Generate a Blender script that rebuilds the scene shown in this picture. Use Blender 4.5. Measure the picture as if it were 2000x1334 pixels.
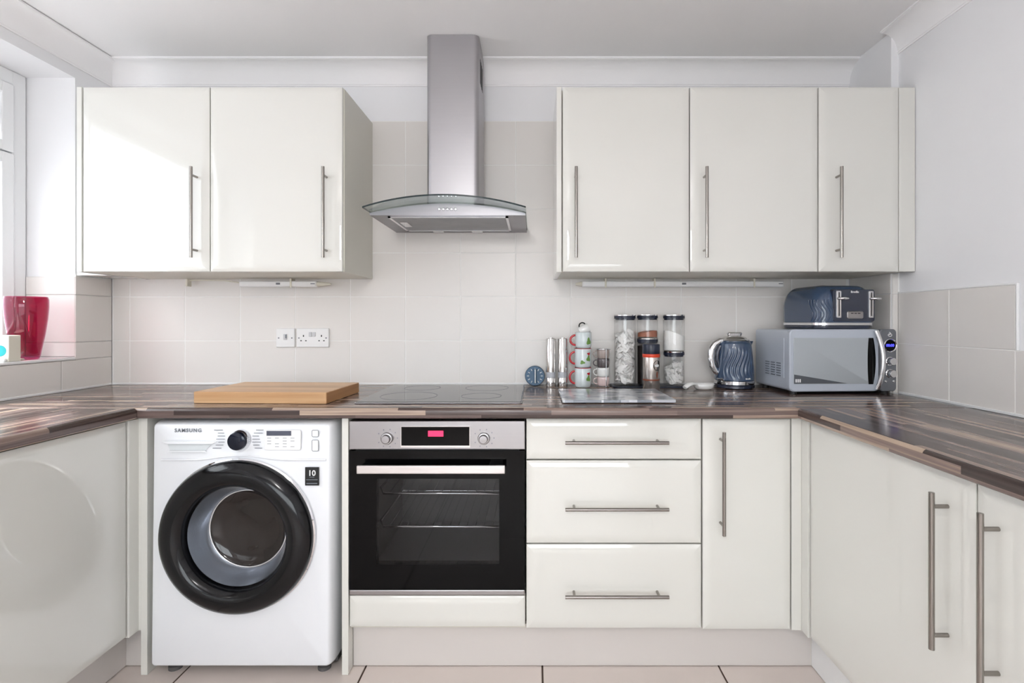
import bpy, bmesh, math, random
from mathutils import Matrix, Vector
random.seed(7)
PI = math.pi
scene = bpy.context.scene
for o in list(bpy.data.objects):
    bpy.data.objects.remove(o)
COL = scene.collection

# ------------------------------------------------------------------ camera
# back wall tile face at Y=0, +X right, +Z up, camera looks along +Y
CAMY = -2.365
cam = bpy.data.cameras.new('camera')
cam.sensor_width = 36.0
cam.lens = 1010.0 / 2000.0 * 36.0
cam.shift_x = -43.0 / 2000.0
cam.shift_y = -39.0 / 2000.0
cam.clip_start = 0.02
camo = bpy.data.objects.new('camera', cam)
camo.location = (0, CAMY, 1.2)
camo.rotation_euler = (PI / 2, 0, 0)
COL.objects.link(camo)
scene.camera = camo

# ------------------------------------------------------------------ world, sun, exposure
world = bpy.data.worlds.new('sky')
scene.world = world
world.use_nodes = True
bg = world.node_tree.nodes['Background']
bg.inputs[0].default_value = (0.90, 0.95, 1.0, 1)
bg.inputs[1].default_value = 5.2
sun = bpy.data.lights.new('sun', 'SUN')
sun.energy = 9.0
sun.angle = math.radians(2)
sun.color = (1.0, 0.985, 0.96)
suno = bpy.data.objects.new('sun', sun)
suno.rotation_euler = Vector((0.62, -0.22, -1.0)).to_track_quat('-Z', 'Y').to_euler()
suno.location = (-6, -6, 5)
COL.objects.link(suno)
vs = scene.view_settings
vs.view_transform = 'Standard'
vs.look = 'None'
vs.gamma = 1.0
vs.use_curve_mapping = False
vs.exposure = 0.44

# ------------------------------------------------------------------ materials
def lin(c):
    c = c / 255.0
    return c / 12.92 if c <= 0.04045 else ((c + 0.055) / 1.055) ** 2.4
def rgb(r, g, b):
    return (lin(r), lin(g), lin(b), 1)
MATS = {}
def mat(name, color=None, rough=0.5, metal=0.0, noise=0.0, nscale=30.0, bump=0.0, emit=None, estr=0.0, coat=0.0, spec=0.5, stretch=(1, 1, 1), trans=0.0):
    """principled material whose colour / relief carry a little procedural noise"""
    if name in MATS:
        return MATS[name]
    m = bpy.data.materials.new(name)
    m.use_nodes = True
    nt = m.node_tree
    b = nt.nodes['Principled BSDF']
    b.inputs['Base Color'].default_value = color
    b.inputs['Roughness'].default_value = rough
    b.inputs['Metallic'].default_value = metal
    b.inputs['Coat Weight'].default_value = coat
    b.inputs['Coat Roughness'].default_value = 0.02
    b.inputs['Specular IOR Level'].default_value = spec
    b.inputs['Transmission Weight'].default_value = trans
    if emit:
        b.inputs['Emission Color'].default_value = emit
        b.inputs['Emission Strength'].default_value = estr
    tc = nt.nodes.new('ShaderNodeTexCoord')
    mp = nt.nodes.new('ShaderNodeMapping')
    mp.inputs['Scale'].default_value = stretch
    nz = nt.nodes.new('ShaderNodeTexNoise')
    nz.inputs['Scale'].default_value = nscale
    nz.inputs['Detail'].default_value = 4
    nt.links.new(tc.outputs['Object'], mp.inputs['Vector'])
    nt.links.new(mp.outputs['Vector'], nz.inputs['Vector'])
    if noise > 0:
        hs = nt.nodes.new('ShaderNodeHueSaturation')
        hs.inputs['Color'].default_value = color
        mr = nt.nodes.new('ShaderNodeMapRange')
        mr.inputs['To Min'].default_value = 1 - noise
        mr.inputs['To Max'].default_value = 1 + noise
        nt.links.new(nz.outputs['Fac'], mr.inputs['Value'])
        nt.links.new(mr.outputs['Result'], hs.inputs['Value'])
        nt.links.new(hs.outputs['Color'], b.inputs['Base Color'])
    if bump > 0:
        bp = nt.nodes.new('ShaderNodeBump')
        bp.inputs['Strength'].default_value = bump
        bp.inputs['Distance'].default_value = 0.002
        nt.links.new(nz.outputs['Fac'], bp.inputs['Height'])
        nt.links.new(bp.outputs['Normal'], b.inputs['Normal'])
    MATS[name] = m
    return m

def glass_mat(name, tint, refl=1.0, rough=0.0):
    """thin clear or tinted pane: straight-through transmission plus Fresnel reflection"""
    m = bpy.data.materials.new(name)
    m.use_nodes = True
    nt = m.node_tree
    nt.nodes.clear()
    out = nt.nodes.new('ShaderNodeOutputMaterial')
    mix = nt.nodes.new('ShaderNodeMixShader')
    tr = nt.nodes.new('ShaderNodeBsdfTransparent')
    gl = nt.nodes.new('ShaderNodeBsdfGlossy')
    lw = nt.nodes.new('ShaderNodeLayerWeight')
    lw.inputs['Blend'].default_value = 0.5
    pw = nt.nodes.new('ShaderNodeMath')
    pw.operation = 'POWER'
    pw.inputs[1].default_value = 5.0
    nt.links.new(lw.outputs['Facing'], pw.inputs[0])
    fr = nt.nodes.new('ShaderNodeMath')
    fr.operation = 'MULTIPLY_ADD'
    fr.inputs[1].default_value = 0.96
    fr.inputs[2].default_value = 0.04
    fr.use_clamp = True
    nt.links.new(pw.outputs[0], fr.inputs[0])
    mu = nt.nodes.new('ShaderNodeMath')
    mu.operation = 'MULTIPLY'
    mu.inputs[1].default_value = refl
    mu.use_clamp = True
    tr.inputs['Color'].default_value = tint
    gl.inputs['Roughness'].default_value = rough
    nt.links.new(fr.outputs[0], mu.inputs[0])
    nt.links.new(mu.outputs[0], mix.inputs[0])
    nt.links.new(tr.outputs[0], mix.inputs[1])
    nt.links.new(gl.outputs[0], mix.inputs[2])
    nt.links.new(mix.outputs[0], out.inputs['Surface'])
    MATS[name] = m
    return m

def tile_mat(name, color, rough, var=0.02):
    """ceramic tile: each piece a hair different in tone, faint glaze ripple"""
    m = bpy.data.materials.new(name)
    m.use_nodes = True
    nt = m.node_tree
    b = nt.nodes['Principled BSDF']
    b.inputs['Roughness'].default_value = rough
    oi = nt.nodes.new('ShaderNodeObjectInfo')
    mr = nt.nodes.new('ShaderNodeMapRange')
    mr.inputs['To Min'].default_value = 1 - var
    mr.inputs['To Max'].default_value = 1 + var
    hs = nt.nodes.new('ShaderNodeHueSaturation')
    hs.inputs['Color'].default_value = color
    nt.links.new(oi.outputs['Random'], mr.inputs['Value'])
    tc = nt.nodes.new('ShaderNodeTexCoord')
    nz = nt.nodes.new('ShaderNodeTexNoise')
    nz.inputs['Scale'].default_value = 9
    nz.inputs['Detail'].default_value = 6
    nt.links.new(tc.outputs['Object'], nz.inputs['Vector'])
    mr2 = nt.nodes.new('ShaderNodeMapRange')
    mr2.inputs['To Min'].default_value = 1 - 1.5 * var
    mr2.inputs['To Max'].default_value = 1 + 1.5 * var
    nt.links.new(nz.outputs['Fac'], mr2.inputs['Value'])
    mu = nt.nodes.new('ShaderNodeMath')
    mu.operation = 'MULTIPLY'
    nt.links.new(mr.outputs[0], mu.inputs[0])
    nt.links.new(mr2.outputs[0], mu.inputs[1])
    nt.links.new(mu.outputs[0], hs.inputs['Value'])
    nt.links.new(hs.outputs['Color'], b.inputs['Base Color'])
    bp = nt.nodes.new('ShaderNodeBump')
    bp.inputs['Strength'].default_value = 0.05
    bp.inputs['Distance'].default_value = 0.002
    nt.links.new(nz.outputs['Fac'], bp.inputs['Height'])
    nt.links.new(bp.outputs['Normal'], b.inputs['Normal'])
    MATS[name] = m
    return m

def worktop_mat(name, along):
    """brown block-plank laminate; strips run along X or Y"""
    m = bpy.data.materials.new(name)
    m.use_nodes = True
    nt = m.node_tree
    N = nt.nodes.new
    L = nt.links.new
    b = nt.nodes['Principled BSDF']
    b.inputs['Roughness'].default_value = 0.22
    b.inputs['Coat Weight'].default_value = 0.15
    b.inputs['Coat Roughness'].default_value = 0.10
    b.inputs['Coat IOR'].default_value = 1.45
    tc = N('ShaderNodeTexCoord')
    sep = N('ShaderNodeSeparateXYZ')
    L(tc.outputs['Object'], sep.inputs[0])
    def math_(op, a, bb=None, v=None):
        n = N('ShaderNodeMath')
        n.operation = op
        L(a, n.inputs[0])
        if bb is not None:
            L(bb, n.inputs[1])
        elif v is not None:
            n.inputs[1].default_value = v
        return n.outputs[0]
    if along == 'X':
        u, w = sep.outputs['X'], sep.outputs['Y']
    else:
        u, w = sep.outputs['Y'], sep.outputs['X']
    w2 = math_('ADD', w, sep.outputs['Z'])
    row = math_('FLOOR', math_('MULTIPLY', w2, v=1 / 0.0165))
    wn = N('ShaderNodeTexWhiteNoise')
    wn.noise_dimensions = '1D'
    L(row, wn.inputs['W'])
    off = math_('MULTIPLY', wn.outputs['Value'], v=3.0)
    col = math_('FLOOR', math_('MULTIPLY', math_('ADD', u, off), v=1 / 0.42))
    cmb = N('ShaderNodeCombineXYZ')
    L(row, cmb.inputs[0])
    L(col, cmb.inputs[1])
    wn2 = N('ShaderNodeTexWhiteNoise')
    wn2.noise_dimensions = '2D'
    L(cmb.outputs[0], wn2.inputs['Vector'])
    ramp = N('ShaderNodeValToRGB')
    cr = ramp.color_ramp
    cr.elements[0].position = 0.0
    cr.elements[0].color = rgb(54, 42, 40)
    cr.elements[1].position = 1.0
    cr.elements[1].color = rgb(184, 162, 143)
    for p, c in ((0.35, (78, 63, 59)), (0.6, (104, 88, 84)), (0.8, (140, 119, 109))):
        e = cr.elements.new(p)
        e.color = rgb(*c)
    # grain streaks inside each strip
    mp = N('ShaderNodeMapping')
    mp.inputs['Scale'].default_value = (3, 160, 160) if along == 'X' else (160, 3, 160)
    L(tc.outputs['Object'], mp.inputs['Vector'])
    nz = N('ShaderNodeTexNoise')
    nz.inputs['Scale'].default_value = 1.0
    nz.inputs['Detail'].default_value = 3
    L(mp.outputs[0], nz.inputs['Vector'])
    val = math_('ADD', math_('MULTIPLY', wn2.outputs['Value'], v=0.95), math_('MULTIPLY', nz.outputs['Fac'], v=0.55))
    val = math_('SUBTRACT', val, v=0.25)
    L(val, ramp.inputs['Fac'])
    L(ramp.outputs[0], b.inputs['Base Color'])
    MATS[name] = m
    return m

def wood_mat(name, c1, c2, rough=0.45, axis=0):
    m = bpy.data.materials.new(name)
    m.use_nodes = True
    nt = m.node_tree
    b = nt.nodes['Principled BSDF']
    b.inputs['Roughness'].default_value = rough
    tc = nt.nodes.new('ShaderNodeTexCoord')
    mp = nt.nodes.new('ShaderNodeMapping')
    sc = [60, 60, 60]
    sc[axis] = 2.5
    mp.inputs['Scale'].default_value = sc
    nz = nt.nodes.new('ShaderNodeTexNoise')
    nz.inputs['Scale'].default_value = 0.6
    nz.inputs['Detail'].default_value = 6
    rp = nt.nodes.new('ShaderNodeValToRGB')
    rp.color_ramp.elements[0].position = 0.3
    rp.color_ramp.elements[0].color = c1
    rp.color_ramp.elements[1].position = 0.7
    rp.color_ramp.elements[1].color = c2
    nt.links.new(tc.outputs['Object'], mp.inputs[0])
    nt.links.new(mp.outputs[0], nz.inputs['Vector'])
    nt.links.new(nz.outputs['Fac'], rp.inputs[0])
    nt.links.new(rp.outputs[0], b.inputs['Base Color'])
    MATS[name] = m
    return m

def marble_mat(name):
    m = bpy.data.materials.new(name)
    m.use_nodes = True
    nt = m.node_tree
    b = nt.nodes['Principled BSDF']
    b.inputs['Roughness'].default_value = 0.08
    tc = nt.nodes.new('ShaderNodeTexCoord')
    vo = nt.nodes.new('ShaderNodeTexVoronoi')
    vo.inputs['Scale'].default_value = 16
    mp = nt.nodes.new('ShaderNodeMapping')
    mp.inputs['Scale'].default_value = (1, 1.6, 0.01)
    mp.inputs['Rotation'].default_value = (0, 0, 0.5)
    nt.links.new(tc.outputs['Object'], mp.inputs[0])
    nt.links.new(mp.outputs[0], vo.inputs['Vector'])
    rp = nt.nodes.new('ShaderNodeValToRGB')
    rp.color_ramp.interpolation = 'CONSTANT'
    rp.color_ramp.elements[0].color = rgb(150, 155, 163)
    rp.color_ramp.elements[1].position = 0.3
    rp.color_ramp.elements[1].color = rgb(205, 208, 214)
    e = rp.color_ramp.elements.new(0.55)
    e.color = rgb(176, 180, 188)
    e = rp.color_ramp.elements.new(0.75)
    e.color = rgb(225, 227, 231)
    sp = nt.nodes.new('ShaderNodeSeparateColor')
    nt.links.new(vo.outputs['Color'], sp.inputs[0])
    nt.links.new(sp.outputs[0], rp.inputs[0])
    nt.links.new(rp.outputs[0], b.inputs['Base Color'])
    MATS[name] = m
    return m

WHITE = mat('white_paint', rgb(241, 241, 243), 0.6, noise=0.01, nscale=4, bump=0.03)
CEIL = mat('ceiling_paint', rgb(250, 249, 250), 0.7, noise=0.01, nscale=3, bump=0.04)
REARW = mat('rear_wall_paint', rgb(236, 236, 238), 0.7, noise=0.01, nscale=4)
TILE = tile_mat('cream_wall_tile', rgb(231, 227, 223), 0.32, 0.008)
GROUT = mat('pale_grout', rgb(246, 245, 243), 0.8, noise=0.02, nscale=60)
FTILE = tile_mat('beige_floor_tile', rgb(226, 214, 207), 0.3, 0.025)
FGROUT = mat('brown_floor_grout', rgb(74, 58, 50), 0.9, noise=0.05, nscale=80)
CREAM = mat('gloss_cream_door', rgb(224, 223, 217), 0.35, coat=1.0, spec=0.15, noise=0.004, nscale=3)
CREAM.node_tree.nodes['Principled BSDF'].inputs['Coat IOR'].default_value = 1.66
CARC = mat('cream_carcass', rgb(222, 219, 208), 0.4, noise=0.01, nscale=5)
PLIN = mat('cream_plinth', rgb(212, 206, 202), 0.35, noise=0.01, nscale=5)
SHADOWGAP = mat('dark_joint', rgb(70, 62, 54), 0.8, noise=0.02)
STEEL = mat('brushed_steel', rgb(180, 178, 181), 0.40, 1.0, noise=0.03, nscale=6, stretch=(1, 1, 60))
STEELH = mat('brushed_steel_horizontal', rgb(172, 169, 170), 0.28, 1.0, noise=0.03, nscale=6, stretch=(1, 60, 60))
HANDLE = mat('satin_nickel', rgb(150, 145, 140), 0.2, 1.0, noise=0.004, nscale=5)
CHROME = mat('chrome', rgb(226, 226, 228), 0.06, 1.0, noise=0.01)
STEELP = mat('polished_steel', rgb(212, 210, 208), 0.12, 1.0, noise=0.02)
UPVC = mat('white_window_plastic', rgb(240, 241, 242), 0.25, noise=0.005)
WASHW = mat('white_enamel', rgb(238, 240, 244), 0.22, coat=0.4, noise=0.004, nscale=3)
WASHG = mat('grey_print', rgb(120, 124, 132), 0.5, noise=0.01)
BLACKG = mat('black_gloss', rgb(5, 5, 6), 0.06, spec=0.16, noise=0.02, nscale=5)
NAVYG = mat('dark_navy_gloss_plastic', rgb(8, 9, 13), 0.13, spec=0.4, noise=0.02, nscale=5)
BLACKM = mat('black_matt', rgb(20, 20, 22), 0.5, noise=0.05)
DARKCAV = mat('dark_enamel', rgb(96, 95, 94), 0.4, noise=0.03)
BOWL = mat('grey_door_bowl', rgb(158, 164, 174), 0.2, 0.75, noise=0.03, nscale=5)
WHITEP = mat('white_plastic', rgb(240, 240, 240), 0.3, noise=0.005)
REDLED = mat('red_display', rgb(235, 50, 90), 0.5, emit=rgb(255, 40, 90), estr=1.3, noise=0.02)
BLUELED = mat('blue_display', rgb(90, 90, 250), 0.5, emit=rgb(70, 70, 255), estr=1.5, noise=0.02)
NAVY = mat('navy_blue_enamel', rgb(58, 77, 104), 0.2, coat=0.6, noise=0.01, nscale=5)
NAVYD = mat('dark_navy_enamel', rgb(45, 51, 68), 0.25, coat=0.5, noise=0.01, nscale=5)
MWGREY = mat('blue_grey_enamel', rgb(186, 193, 204), 0.3, coat=0.3, noise=0.005, nscale=3)
MWPAN = mat('grey_control_panel', rgb(118, 120, 126), 0.4, 0.3, noise=0.01)
MWGLASS = mat('grey_door_glass', rgb(176, 182, 187), 0.12, noise=0.02, nscale=200)
TEALB = mat('blue_timer_plastic', rgb(56, 92, 122), 0.35, noise=0.01)
CERW = mat('white_ceramic', rgb(238, 238, 236), 0.12, coat=0.5, noise=0.005)
MUGB = mat('pale_blue_ceramic', rgb(214, 224, 226), 0.14, coat=0.5, noise=0.01)
REDC = mat('red_ceramic', rgb(190, 22, 36), 0.15, coat=0.5, noise=0.02)
GREENP = mat('green_print', rgb(110, 150, 70), 0.4, noise=0.25, nscale=150)
PINKC = mat('pale_pink_ceramic', rgb(222, 200, 198), 0.15, coat=0.4, noise=0.01)
GREYC = mat('grey_ceramic', rgb(96, 88, 90), 0.2, coat=0.4, noise=0.02)
BEIGEC = mat('stone_ceramic', rgb(170, 156, 150), 0.2, coat=0.4, noise=0.02)
OAK = wood_mat('oak_board', rgb(186, 142, 98), rgb(222, 184, 142), 0.4, 0)
OAKD = wood_mat('oak_end_grain', rgb(150, 100, 58), rgb(186, 136, 88), 0.5, 1)
MARB = marble_mat('grey_marbled_glass')
WTX = worktop_mat('block_plank_laminate_across', 'X')
WTY = worktop_mat('block_plank_laminate_lengthwise', 'Y')
GLASS = glass_mat('clear_glass', (0.985, 0.99, 0.985, 1), 1.0)
JGLASS = glass_mat('jar_glass', (0.975, 0.977, 0.975, 1), 1.2)
HGLASS = glass_mat('green_tinted_glass', (0.80, 0.86, 0.83, 1), 1.3)
OGLASS = glass_mat('smoked_oven_glass', (0.78, 0.78, 0.79, 1), 0.5)
VASE = glass_mat('magenta_glass', (0.80, 0.27, 0.47, 1), 1.3)
GLEDGE = mat('dark_glass_edge', rgb(22, 40, 42), 0.08, noise=0.02)
DRUM = mat('drum_brown_reflection', rgb(70, 60, 54), 0.35, 0.4, noise=0.3, nscale=6)
SUGAR = mat('white_sugar', rgb(250, 249, 247), 0.9, noise=0.05, nscale=400, bump=0.4)
COCOA = mat('brown_cocoa', rgb(168, 104, 78), 0.9, noise=0.1, nscale=300, bump=0.4)
COFFEE = mat('dark_coffee', rgb(30, 22, 20), 0.7, noise=0.3, nscale=200, bump=0.5)
TEAB = mat('tea_bag_paper', rgb(240, 238, 236), 0.9, noise=0.08, nscale=30, bump=0.5)
ORANGE = mat('orange_red_print', rgb(222, 70, 40), 0.4, noise=0.02)
SILVERL = mat('silver_label', rgb(190, 180, 176), 0.25, 0.8, noise=0.1, nscale=10)
BROWNL = mat('brown_print', rgb(130, 70, 50), 0.4, noise=0.02)
NAVYT = mat('navy_tray', rgb(24, 32, 50), 0.3, noise=0.03)
NAVYL = mat('navy_lid', rgb(34, 40, 58), 0.3, noise=0.02)
FILTER = mat('hood_filter_mesh', rgb(150, 150, 152), 0.45, 0.8, noise=0.2, nscale=12, bump=0.5)
TEAL = mat('teal_print', rgb(40, 170, 175), 0.4, noise=0.02)
PURPLE = mat('purple_film', rgb(78, 40, 96), 0.4, noise=0.05)
CREAMB = mat('cream_card', rgb(226, 222, 208), 0.6, noise=0.01)
PAVE = mat('pale_garden_paving', rgb(140, 141, 144), 0.9, noise=0.1, nscale=2)

# ------------------------------------------------------------------ object helpers
RM = {}
def _link(o):
    COL.objects.link(o)
    return o
def root(name, label, cat, loc=(0, 0, 0), rz=0.0, group=None):
    o = bpy.data.objects.new(name, None)
    o.empty_display_size = 0.05
    o.location = loc
    o.rotation_euler = (0, 0, rz)
    _link(o)
    o['label'] = label
    o['category'] = cat
    if group:
        o['group'] = group
    RM[o.name] = Matrix.Translation(loc) @ Matrix.Rotation(rz, 4, 'Z')
    return o
def mesh(name, bm, m, parent=None, smooth=None, world=True):
    """one mesh object; world=True: the bmesh is in world coordinates"""
    bmesh.ops.recalc_face_normals(bm, faces=bm.faces[:])
    if parent is not None:
        R = RM[parent.name]
        if world:
            bm.transform(R.inverted())
    me = bpy.data.meshes.new(name)
    bm.to_mesh(me)
    bm.free()
    if smooth is not None:
        for p in me.polygons:
            p.use_smooth = True
        me.set_sharp_from_angle(angle=math.radians(smooth))
    ms = m if isinstance(m, (list, tuple)) else [m]
    for x in ms:
        me.materials.append(x)
    o = bpy.data.objects.new(name, me)
    _link(o)
    if parent is not None:
        o.parent = parent
        RM[o.name] = RM[parent.name]
    else:
        RM[o.name] = Matrix.Identity(4)
    return o
def part(name, bm, m, parent, smooth=None, world=True):
    return mesh(name, bm, m, parent, smooth, world)
def tag(o, label, cat, group=None, kind=None):
    o['label'] = label
    o['category'] = cat
    if group:
        o['group'] = group
    if kind:
        o['kind'] = kind
    return o
def struct(o):
    o['kind'] = 'structure'
    return o
def sroot(name, loc=(0, 0, 0)):
    o = bpy.data.objects.new(name, None)
    o.location = loc
    _link(o)
    o['kind'] = 'structure'
    RM[o.name] = Matrix.Translation(loc)
    return o

def B():
    return bmesh.new()
def box(bm, x0, x1, y0, y1, z0, z1, bev=0.0, seg=2):
    r = bmesh.ops.create_cube(bm, size=1.0)
    vsx = r['verts']
    for v in vsx:
        v.co = Vector((x0 + (v.co.x + 0.5) * (x1 - x0), y0 + (v.co.y + 0.5) * (y1 - y0), z0 + (v.co.z + 0.5) * (z1 - z0)))
    if bev > 0:
        es = set()
        for v in vsx:
            for e in v.link_edges:
                es.add(e)
        bmesh.ops.bevel(bm, geom=list(es), offset=bev, segments=seg, profile=0.5, affect='EDGES', clamp_overlap=True)
    return bm
def bx(*a, **k):
    return box(B(), *a, **k)
def lathe(bm, prof, c=(0, 0, 0), seg=48, axis='Z', rfun=None, cap=True):
    """revolve [(r, h)] about an axis through c; axis 'Z' up, 'Y' = pointing to -Y (towards camera)"""
    rings = []
    for i, (r, h) in enumerate(prof):
        ring = []
        for k in range(seg):
            a = 2 * PI * k / seg
            rr = rfun(r, h, a) if rfun else r
            if axis == 'Z':
                p = (c[0] + rr * math.cos(a), c[1] + rr * math.sin(a), c[2] + h)
            elif axis == 'Y':
                p = (c[0] + rr * math.cos(a), c[1] - h, c[2] + rr * math.sin(a))
            else:
                p = (c[0] + h, c[1] + rr * math.cos(a), c[2] + rr * math.sin(a))
            ring.append(bm.verts.new(p))
        rings.append(ring)
    for i in range(len(rings) - 1):
        for k in range(seg):
            k2 = (k + 1) % seg
            bm.faces.new((rings[i][k], rings[i][k2], rings[i + 1][k2], rings[i + 1][k]))
    if cap:
        if prof[0][0] > 1e-5:
            bm.faces.new(rings[0])
        if prof[-1][0] > 1e-5:
            bm.faces.new(rings[-1])
    return bm
def cyl(bm, p0, p1, r, seg=16):
    p0, p1 = Vector(p0), Vector(p1)
    d = p1 - p0
    q = d.to_track_quat('Z', 'Y').to_matrix()
    a, b2 = [], []
    for k in range(seg):
        t = 2 * PI * k / seg
        off = q @ Vector((r * math.cos(t), r * math.sin(t), 0))
        a.append(bm.verts.new(p0 + off))
        b2.append(bm.verts.new(p1 + off))
    for k in range(seg):
        k2 = (k + 1) % seg
        bm.faces.new((a[k], a[k2], b2[k2], b2[k]))
    bm.faces.new(a)
    bm.faces.new(b2)
    return bm
def tube(bm, pts, r, seg=10, flat=None, closed=False):
    """sweep along a polyline; r number or list; flat=(sx,sy) squashes the section"""
    pts = [Vector(p) for p in pts]
    n = len(pts)
    rings = []
    up = Vector((0, 0, 1))
    prev = None
    for i, p in enumerate(pts):
        if closed:
            t = (pts[(i + 1) % n] - pts[i - 1]).normalized()
        else:
            t = (pts[min(i + 1, n - 1)] - pts[max(i - 1, 0)]).normalized()
        if prev is None:
            ref = up if abs(t.dot(up)) < 0.9 else Vector((0, 1, 0))
            s = t.cross(ref).normalized()
        else:
            s = (prev - t * prev.dot(t)).normalized()
        prev = s
        w = t.cross(s).normalized()
        rr = r[i] if isinstance(r, (list, tuple)) else r
        fx, fy = flat if flat else (1, 1)
        rings.append([bm.verts.new(p + s * rr * fx * math.cos(2 * PI * k / seg) + w * rr * fy * math.sin(2 * PI * k / seg)) for k in range(seg)])
    m = n if closed else n - 1
    for i in range(m):
        A, C = rings[i], rings[(i + 1) % n]
        for k in range(seg):
            k2 = (k + 1) % seg
            bm.faces.new((A[k], A[k2], C[k2], C[k]))
    if not closed:
        bm.faces.new(rings[0])
        bm.faces.new(rings[-1])
    return bm
def rrect(w, d, r, n=6):
    """rounded rectangle outline centred on origin"""
    r = max(min(r, w / 2 - 1e-4, d / 2 - 1e-4), 1e-4)
    out = []
    for cx, cy, a0 in ((w / 2 - r, d / 2 - r, 0), (-w / 2 + r, d / 2 - r, PI / 2), (-w / 2 + r, -d / 2 + r, PI), (w / 2 - r, -d / 2 + r, 1.5 * PI)):
        for k in range(n + 1):
            a = a0 + PI / 2 * k / n
            out.append((cx + r * math.cos(a), cy + r * math.sin(a)))
    return out
def rbox(bm, w, d, levels, r, c=(0, 0, 0), axis='Z', n=6):
    """loft of rounded rectangles; levels [(height, inset)]; axis 'Z' or 'Y' (height towards -Y)"""
    rings = []
    for h, ins in levels:
        ring = []
        for (x, y) in rrect(w - 2 * ins, d - 2 * ins, max(r - ins * 0.6, 0.002), n):
            if axis == 'Z':
                ring.append(bm.verts.new((c[0] + x, c[1] + y, c[2] + h)))
            else:
                ring.append(bm.verts.new((c[0] + x, c[1] - h, c[2] + y)))
        rings.append(ring)
    for i in range(len(rings) - 1):
        m = len(rings[i])
        for k in range(m):
            k2 = (k + 1) % m
            bm.faces.new((rings[i][k], rings[i][k2], rings[i + 1][k2], rings[i + 1][k]))
    bm.faces.new(rings[0])
    bm.faces.new(rings[-1])
    return bm
def roundlev(h0, h1, rb, rt, n=5):
    """levels with quarter-round bottom (rb) and top (rt)"""
    L = []
    if rb > 0:
        for k in range(n + 1):
            a = PI / 2 * k / n
            L.append((h0 + rb - rb * math.cos(a), rb - rb * math.sin(a)))
    else:
        L.append((h0, 0))
    if rt > 0:
        for k in range(n + 1):
            a = PI / 2 * k / n
            L.append((h1 - rt + rt * math.sin(a), rt - rt * math.cos(a)))
    else:
        L.append((h1, 0))
    return L
def prism(bm, poly, h0, h1, f):
    """extrude polygon [(a,b)]; f(a,b,h) -> world"""
    A = [bm.verts.new(f(a, b, h0)) for a, b in poly]
    C = [bm.verts.new(f(a, b, h1)) for a, b in poly]
    n = len(poly)
    for k in range(n):
        k2 = (k + 1) % n
        bm.faces.new((A[k], A[k2], C[k2], C[k]))
    bm.faces.new(A)
    bm.faces.new(C)
    return bm
def text_bm(s, size, f, depth=0.0006, shear=0.0, bold=False, space=1.0):
    """lettering as mesh; f maps (x right, y up, out) to scene space; centred"""
    cu = bpy.data.curves.new('lettering', 'FONT')
    cu.body = s
    cu.size = size
    cu.align_x = 'CENTER'
    cu.align_y = 'CENTER'
    cu.extrude = depth
    cu.shear = shear
    cu.resolution_u = 3
    cu.space_character = space
    if bold:
        cu.offset = size * 0.02
    o = bpy.data.objects.new('lettering', cu)
    COL.objects.link(o)
    dg = bpy.context.evaluated_depsgraph_get()
    me = bpy.data.meshes.new_from_object(o.evaluated_get(dg))
    bm = B()
    bm.from_mesh(me)
    bpy.data.objects.remove(o)
    bpy.data.curves.remove(cu)
    bpy.data.meshes.remove(me)
    for v in bm.verts:
        v.co = Vector(f(v.co.x, v.co.y, v.co.z))
    return bm

# faces of the kitchen: maps (u along, v up, w outwards) to world
def FB(y):            # back run, faces the camera
    return lambda u, v, w: Vector((u, y - w, v))
def FR(x):            # right run, faces left
    return lambda u, v, w: Vector((x - w, u, v))
def FL(x):            # left run, faces right
    return lambda u, v, w: Vector((x + w, u, v))
def door_bm(f, u0, u1, v0, v1, t=0.019, edge=0.030, drop=0.0045):
    """pillow-edged gloss door: flat field, edges rolling softly back"""
    bm = B()
    prof = [(0.0, 0.0), (0.0, t - drop - 0.002), (0.0006, t - drop - 0.0006)]
    n = 9
    for k in range(n + 1):
        s = k / n
        prof.append((0.002 + (edge - 0.002) * s, t - drop * (1 - s) ** 2))
    rings = []
    for ins, h in prof:
        rings.append([bm.verts.new(f(a, b, h)) for a, b in ((u0 + ins, v0 + ins), (u1 - ins, v0 + ins), (u1 - ins, v1 - ins), (u0 + ins, v1 - ins))])
    for i in range(len(rings) - 1):
        for k in range(4):
            k2 = (k + 1) % 4
            bm.faces.new((rings[i][k], rings[i][k2], rings[i + 1][k2], rings[i + 1][k]))
    bm.faces.new(rings[0])
    bm.faces.new(rings[-1])
    return bm
def handle_bm(f, u, v, length, vert, t=0.019, r=0.006, out=0.036):
    """straight bar handle on two feet"""
    bm = B()
    h = length / 2
    fo = h - 0.031
    if vert:
        ends = ((u, v - h), (u, v + h))
        feet = ((u, v - fo), (u, v + fo))
    else:
        ends = ((u - h, v), (u + h, v))
        feet = ((u - fo, v), (u + fo, v))
    cyl(bm, f(ends[0][0], ends[0][1], t + out), f(ends[1][0], ends[1][1], t + out), r, 20)
    for a, b in feet:
        cyl(bm, f(a, b, t - 0.001), f(a, b, t + out - 0.002), 0.0046, 14)
    return bm
def add_door(rt, f, u0, u1, v0, v1, hpos=None, vert=True, name='door', hl=0.345):
    d = part(name, door_bm(f, u0, u1, v0, v1), CREAM, rt)
    if hpos:
        part('handle', handle_bm(f, hpos[0], hpos[1], hl, vert), HANDLE, d, 40)
    return d

# ------------------------------------------------------------------ key planes
XL, XR = -1.93, 1.475
ZC = 2.373
ZW = 0.911           # worktop top
YREAR = -4.9
YR = -0.189          # window reveal nearest the back wall
YRF = -1.95          # other reveal
ZS, ZH = 1.051, 2.229
XG = -2.14           # window frame room side
UF = -0.350          # upper carcass front
BF = -0.590          # base carcass front
YW = -0.640          # worktop front

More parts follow.
